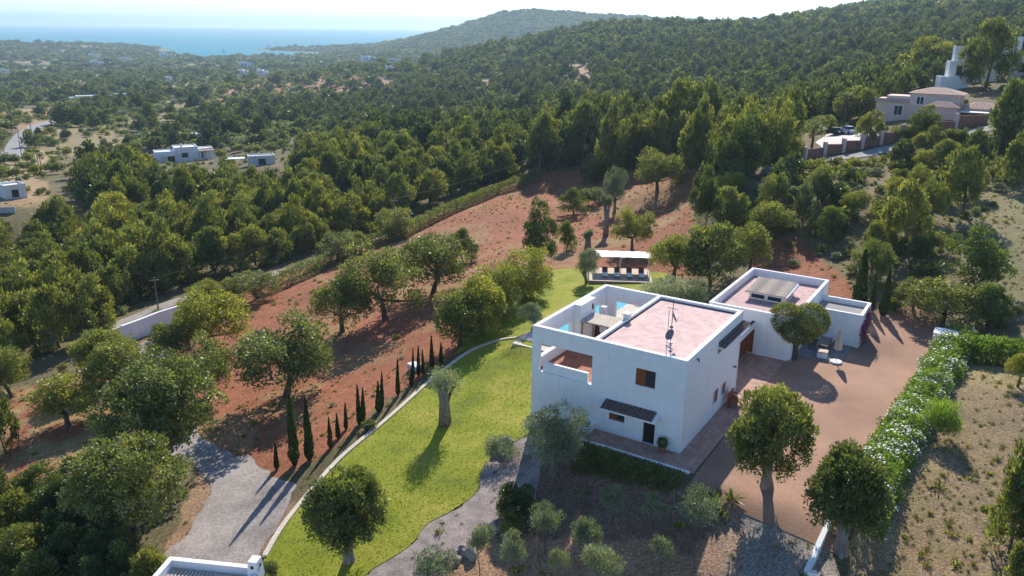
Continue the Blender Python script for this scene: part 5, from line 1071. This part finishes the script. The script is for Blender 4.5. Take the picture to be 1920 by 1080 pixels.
far_house('long low white farmhouse beside the valley road', 178, 190, .0, [(-28, -14, 0, 9, 0, 3.2), (-14, 2, -2, 8, 0, 4.4), (2, 16, 0, 9, 0, 4.0), (16, 26, 2, 9, 0, 5.2)], [(-22, -20, 0, 1, 3), (-8, -6, -2, 1, 3.4), (-3, -1, -2, 1, 3.4), (6, 8, 0, 1, 3.4), (11, 13, 0, 1, 3.2), (19, 21, 2, 1.5, 4)])
for bx, by, wpx, hpx, lb in FWL:
    x, y = hit(bx, by); s = math.hypot(x, y) / F; w_m, h_m = wpx * s, max(hpx * s, 3.) + 1.5
    far_house(FW + lb, bx, by, random.uniform(-.3, .3), [(-w_m / 2, w_m * .1, 0, 10, 0, h_m), (w_m * .1, w_m / 2, 1.5, 9, 0, h_m * .8)], [(-w_m * .3, -w_m * .2, 0, h_m * .35, h_m * .7), (-w_m * .1, w_m * .0, 0, h_m * .35, h_m * .7)], cat='house')
# pink hillside villa with tiled hip roofs
def hiproof(bm, x0, x1, y0, y1, z, rise, ov=.5):
    x0 -= ov; x1 += ov; y0 -= ov; y1 += ov; w2_ = min(x1 - x0, y1 - y0) / 2; cxm, cym = (x0 + x1) / 2, (y0 + y1) / 2
    if x1 - x0 > y1 - y0: r0_, r1_ = (x0 + w2_, cym), (x1 - w2_, cym)
    else: r0_, r1_ = (cxm, y0 + w2_), (cxm, y1 - w2_)
    b_ = [bm.verts.new(p) for p in ((x0, y0, z), (x1, y0, z), (x1, y1, z), (x0, y1, z))]; t_ = [bm.verts.new((*r0_, z + rise)), bm.verts.new((*r1_, z + rise))]
    if x1 - x0 > y1 - y0: fs_ = ((b_[0], b_[1], t_[1], t_[0]), (b_[1], b_[2], t_[1]), (b_[2], b_[3], t_[0], t_[1]), (b_[3], b_[0], t_[0]))
    else: fs_ = ((b_[0], b_[1], t_[0]), (b_[1], b_[2], t_[1], t_[0]), (b_[2], b_[3], t_[1]), (b_[3], b_[0], t_[0], t_[1]))
    for f in fs_: bm.faces.new(f)
    bm.faces.new(b_[::-1])
x, y = hit(1740, 224); pv = thing('pink_villa', 'pink villa with hipped tiled roofs on the right hillside', 'house', (x, y, gz(x, y)), -math.atan2(x, y) - .12); pv.scale = (.9, .9, .88)
bm = BM()
for b_ in ((-4.6, 5.6, 1.5, 9, -2, 5.6), (-11.6, -4.61, 2.2, 8.5, -2, 3.9), (-.6, 5.7, -2.6, 1.49, -2, 3.1), (5.61, 13.4, 1.8, 8, -2, 2.8)): box(bm, *b_)
obj('wall', bm, M['pinkwall'], pv)
for r_ in ((-4.6, 5.6, 1.5, 9, 5.605, 1.3), (-.6, 5.7, -2.6, 1.0, 3.105, 1.2), (5.9, 13.4, 1.8, 8, 2.805, 1.4)): bm = BM(); hiproof(bm, *r_); obj('roof', bm, M['tile_pink'], pv)
obj('parapet', boxes((-9.6, -4.62, 2.4, 8.3, 3.903, 4.7)), M['pinkwall'], pv)
bm = BM(); poly8(bm, [(-12, 1.7, 3.4), (-4.65, 1.7, 3.4), (-4.65, 2.19, 3.9), (-12, 2.19, 3.9), (-12, 1.7, 3.5), (-4.65, 1.7, 3.5), (-4.65, 2.19, 4.05), (-12, 2.19, 4.05)]); obj('eave_tiles', bm, M['tile_pink'], pv)
for x0, x1, yy, z0, z1 in ((-3.1, -1.7, 1.5, 3.2, 4.8), (-7.6, -5.9, 2.2, .4, 2.5)):
    wd = obj('window', boxes((x0, x1, yy - .08, yy - .03, z0, z1)), M['glass'], pv); obj('frame', boxes((x0 - .18, x0, yy - .1, yy - .01, z0 - .15, z1 + .15), (x1, x1 + .18, yy - .1, yy - .01, z0 - .15, z1 + .15), (x0, x1, yy - .1, yy - .01, z1, z1 + .15), (x0, x1, yy - .1, yy - .01, z0 - .15, z0), ((x0 + x1) / 2 - .05, (x0 + x1) / 2 + .05, yy - .12, yy - .09, z0, z1)), M['whitepaint'], wd)
obj('awning', boxes((5.75, 11.6, -2.2, 1.75, 2.15, 2.3)), M['whitepaint'], pv); obj('glass_doors', boxes((6.2, 9., 1.72, 1.78, -.2, 2.1)), M['glass'], pv)
for xx in (5.9, 11.3): obj('awning_post', boxes((xx, xx + .12, -2.1, -1.98, -2, 2.148)), M['whitepaint'], pv)
bl = far_house('pale blue-shaded stepped villa with arch between tall pines on the right hillside', 1790, 168, .25, [(-3.4, 2.8, 0, 5, 0, 2.6), (-1.6, 2.4, 1.5, 5, 2.6, 6.2), (-.6, 2.2, 3, 5, 6.2, 9.6)], [(.0, 1.2, 1.5, 3.2, 5.4), (.4, 1.3, 3, 7, 8.6)])
gl_ = far_house('large pale stepped villa with terraces at the right edge of the hillside', 1868, 152, -.2, [(-8, 0, 0, 6, 0, 4.4), (-3.6, 2, 2, 8, 4.4, 7.6), (0, 2.6, 3, 8, 7.6, 10.2), (2, 10.5, 1.5, 7, 0, 5.6)], [(-6, -5, 0, 1.5, 3), (-2, -1, 2, 5.2, 6.8), (4, 5.4, 1.5, 2.2, 4.4), (6.4, 7.8, 1.5, 2.2, 4.4)], wm='plaster2')
drape('plaza', [hit(*p) for p in [(1528,268),(1552,252),(1640,250),(1668,260),(1590,280),(1545,282)]], M['plaza'], .12, 1.)
WL = [hit(*p) for p in [(1508,302),(1545,293),(1580,286),(1615,279),(1650,271),(1690,263),(1745,252),(1790,243),(1850,231)]]
x, y = WL[0]; sw = thing('stepped_wall', 'reddish stepped boundary wall with piers above the hillside road', 'wall', (0, 0, 0))
for i in range(len(WL) - 1):
    a, b_ = np.array(WL[i]), np.array(WL[i + 1]); d = (b_ - a) / np.hypot(*(b_ - a)); n_ = np.array([-d[1], d[0]]) * .15; zt_ = max(gz(*a), gz(*b_)) + 1.5; zb_ = min(gz(*a), gz(*b_)) - 1
    bm = BM(); poly8(bm, [(*(a + n_), zb_), (*(a - n_), zb_), (*(b_ - n_), zb_), (*(b_ + n_), zb_), (*(a + n_), zt_), (*(a - n_), zt_), (*(b_ - n_), zt_), (*(b_ + n_), zt_)]); obj('wall_panel', bm, M['brickwall'], sw)
    q = n_ * 2.2; e = d * .28; bm = BM(); poly8(bm, [(*(a + q - e), zb_), (*(a - q - e), zb_), (*(a - q + e), zb_), (*(a + q + e), zb_), (*(a + q - e), zt_ + .4), (*(a - q - e), zt_ + .4), (*(a - q + e), zt_ + .4), (*(a + q + e), zt_ + .4)]); obj('pier', bm, M['pinkwall'], sw)
x, y = hit(1457, 268); tn = thing('canopy_tent', 'pointed white canopy roof left of the hillside car park', 'tent', (x, y, gz(x, y)), .3)
bm = BM(); b_ = [bm.verts.new(p) for p in ((-2.8, -2.2, 1.9), (2.8, -2.2, 1.9), (2.8, 2.2, 1.9), (-2.8, 2.2, 1.9))]; t_ = bm.verts.new((0, 0, 3.4))
for i in range(4): bm.faces.new((b_[i], b_[(i + 1) % 4], t_))
bm.faces.new(b_[::-1]); obj('canvas_roof', bm, M['cream'], tn)
for sx in (-2.7, 2.6):
    for sy in (-2.1, 2.0): obj('post', boxes((sx, sx + .1, sy, sy + .1, -.5, 1.9)), M['whitepaint'], tn)
x, y = hit(1489, 250); stt = thing('statue', 'slender white statue on a plinth beside the hillside garden', 'statue', (x, y, gz(x, y)))
obj('plinth', boxes((-.5, .5, -.5, .5, -.5, .9)), M['plaster2'], stt); obj('figure', tube(BM(), [(0, 0, .9), (.05, 0, 1.6), (-.08, 0, 2.1), (0, 0, 2.5), (0, 0, 2.7), (0, 0, 3.0)], [.42, .3, .36, .12, .2, .06], 9), M['plaster2'], stt, True)
def car(bx, by, rz, m, label):
    x, y = hit(bx, by); c_ = thing('parked_car', label, 'car', (x, y, gz(x, y) + .15), rz, None)
    bm = BM(); sec = [(-2.1, .3, .6), (-2., .25, .85), (-1.2, .22, .95), (1.2, .22, .95), (1.9, .25, .85), (2.1, .3, .7)]; rows = []
    for yy, z0, z1 in sec: rows.append([bm.verts.new((sx * .86, yy, zz)) for sx, zz in ((-1, z0), (1, z0), (1, z1 * .8), (.9, z1), (-.9, z1), (-1, z1 * .8))])
    for i in range(len(rows) - 1):
        for k in range(6): bm.faces.new((rows[i][k], rows[i][(k + 1) % 6], rows[i + 1][(k + 1) % 6], rows[i + 1][k]))
    bm.faces.new(rows[0][::-1]); bm.faces.new(rows[-1]); obj('body', bm, m, c_)
    bm = BM(); poly8(bm, [(-.76, -1.3, .93), (.76, -1.3, .93), (.76, 1.5, .93), (-.76, 1.5, .93), (-.62, -.7, 1.42), (.62, -.7, 1.42), (.62, 1., 1.42), (-.62, 1., 1.42)]); obj('windows', bm, M['glass'], c_)
    obj('roof', boxes((-.6, .6, -.65, .95, 1.421, 1.47)), m, c_)
    for sx in (-.82, .82):
        for sy in (-1.3, 1.3): wh = obj('wheel', tube(BM(), [(sx - .1, sy, .3), (sx + .1, sy, .3)], .32, 12), M['dark'], c_)
    for sx in (-.6, .6): obj('headlight', boxes((sx - .15, sx + .15, -2.12, -2.06, .58, .7)), M['whitepaint'], c_)
car(1566, 254, .25, M['car_dark'], 'dark green car parked on the hillside paving'); car(1591, 252, .15, M['car_blue'], 'pale silver-blue car parked beside the dark one on the hillside')
def palm(bx, by, tp, wpx, label):
    x, y = hit(bx, by); g = gz(x, y); hm = topz(x, y, tp) - g; dep = y * cP - (g - H) * sP; R_ = wpx * dep / F / 2; t = thing('palm_tree', label, 'palm', (x, y, g)); rng = np.random.default_rng(bx)
    th_ = hm - R_ * .6; obj('trunk', tube(BM(), [(0, 0, -.3), (.1, 0, th_ * .5), (0, 0, th_)], [.3, .22, .2], 7), M['bark'], t)
    P, Dv, Ln = [], [], []
    for k in range(30):
        a = rng.uniform(0, 6.28); e0 = rng.uniform(-.2, 1.35); p = np.array([0, 0, th_])
        for j in range(9):
            e = e0 - j * .17; dv = np.array([math.cos(a) * math.cos(e), math.sin(a) * math.cos(e), math.sin(e)]); p = p + dv * R_ / 8.
            sd = np.array([-math.sin(a), math.cos(a), -.25])
            for sg in (-1, 1): P.append(p.copy()); Dv.append(dv * .6 + sd * sg * np.array([1, 1, sg])); Ln.append(R_ * .3 * (1 - j * .06))
    P, Dv, Ln = np.array(P), unit(np.array(Dv)), np.array(Ln); V_, F_ = cards(P, Dv, Ln, Ln * .22, rng); link('fronds', np_mesh('fronds', V_, F_, M['l_green'], rng.random(len(P))), None, t)
palm(1520, 288, 222, 52, 'palm tree with thick trunk in front of the hillside car park'); palm(1488, 292, 250, 36, 'shorter palm left of the hillside car park'); palm(1583, 232, 168, 46, 'palm tree left of the pink hillside villa')
for a in [('pine',1625,268,205,55,'dark bushy pine right of the hillside cars'),('pine',1735,262,196,62,'green tree in front of the pink villa'),('bush',1690,262,232,40,'round green bush below the left wing of the pink villa'),('pine',1738,290,237,70,'bright rounded pine below the stepped wall'),
          ('pine_tall',1735,160,68,100,'very tall broad pine left of the blue-shaded villa'),('pine_tall',1848,165,42,95,'tallest dark pine right of the blue-shaded villa'),('pine',1880,290,140,110,'large green pine at the right edge beside the pink villa'),('pine',1905,350,250,80,'pine at the right edge below the road end'),
          ('pine',1150,330,196,70,'dark pine standing out at the left of the tall belt'),('pine',1090,300,180,72,'broad dark pine of the tall belt above the upper field'),('pine_tall',1262,285,145,85,'tall rounded pine rising above the middle of the tall belt'),('pine_tall',1320,285,140,80,'tall pine right of the rounded one in the belt'),
          ('pine',1400,330,195,95,'broad dark pine at the right of the tall belt'),('pine',1455,320,190,80,'dark pine left of the white canopy roof'),('round',1540,245,215,40,'round bush behind the hillside palms'),
          ('pine',150,520,450,95,'broad pine in the left wood above the lane'),('pine',75,560,480,110,'large pine at the left edge above the lane'),('pine',250,560,470,100,'large pine above the white gate wall')]: tree(*a)
# ================================================================== haze
bm = BM(); box(bm, -21000, 21000, -400, 20000, SEA - 25, 170); hz = tag(obj('haze', bm, None), kind='stuff')
hm_ = bpy.data.materials.new('haze'); hm_.use_nodes = True; t = hm_.node_tree; t.nodes.remove(t.nodes['Principled BSDF']); pvn = t.nodes.new('ShaderNodeVolumePrincipled')
pvn.inputs['Color'].default_value = (.58, .8, .97, 1); pvn.inputs['Density'].default_value = HAZE; pvn.inputs['Anisotropy'].default_value = .3
t.links.new(pvn.outputs[0], t.nodes['Material Output'].inputs['Volume']); hz.data.materials.append(hm_)
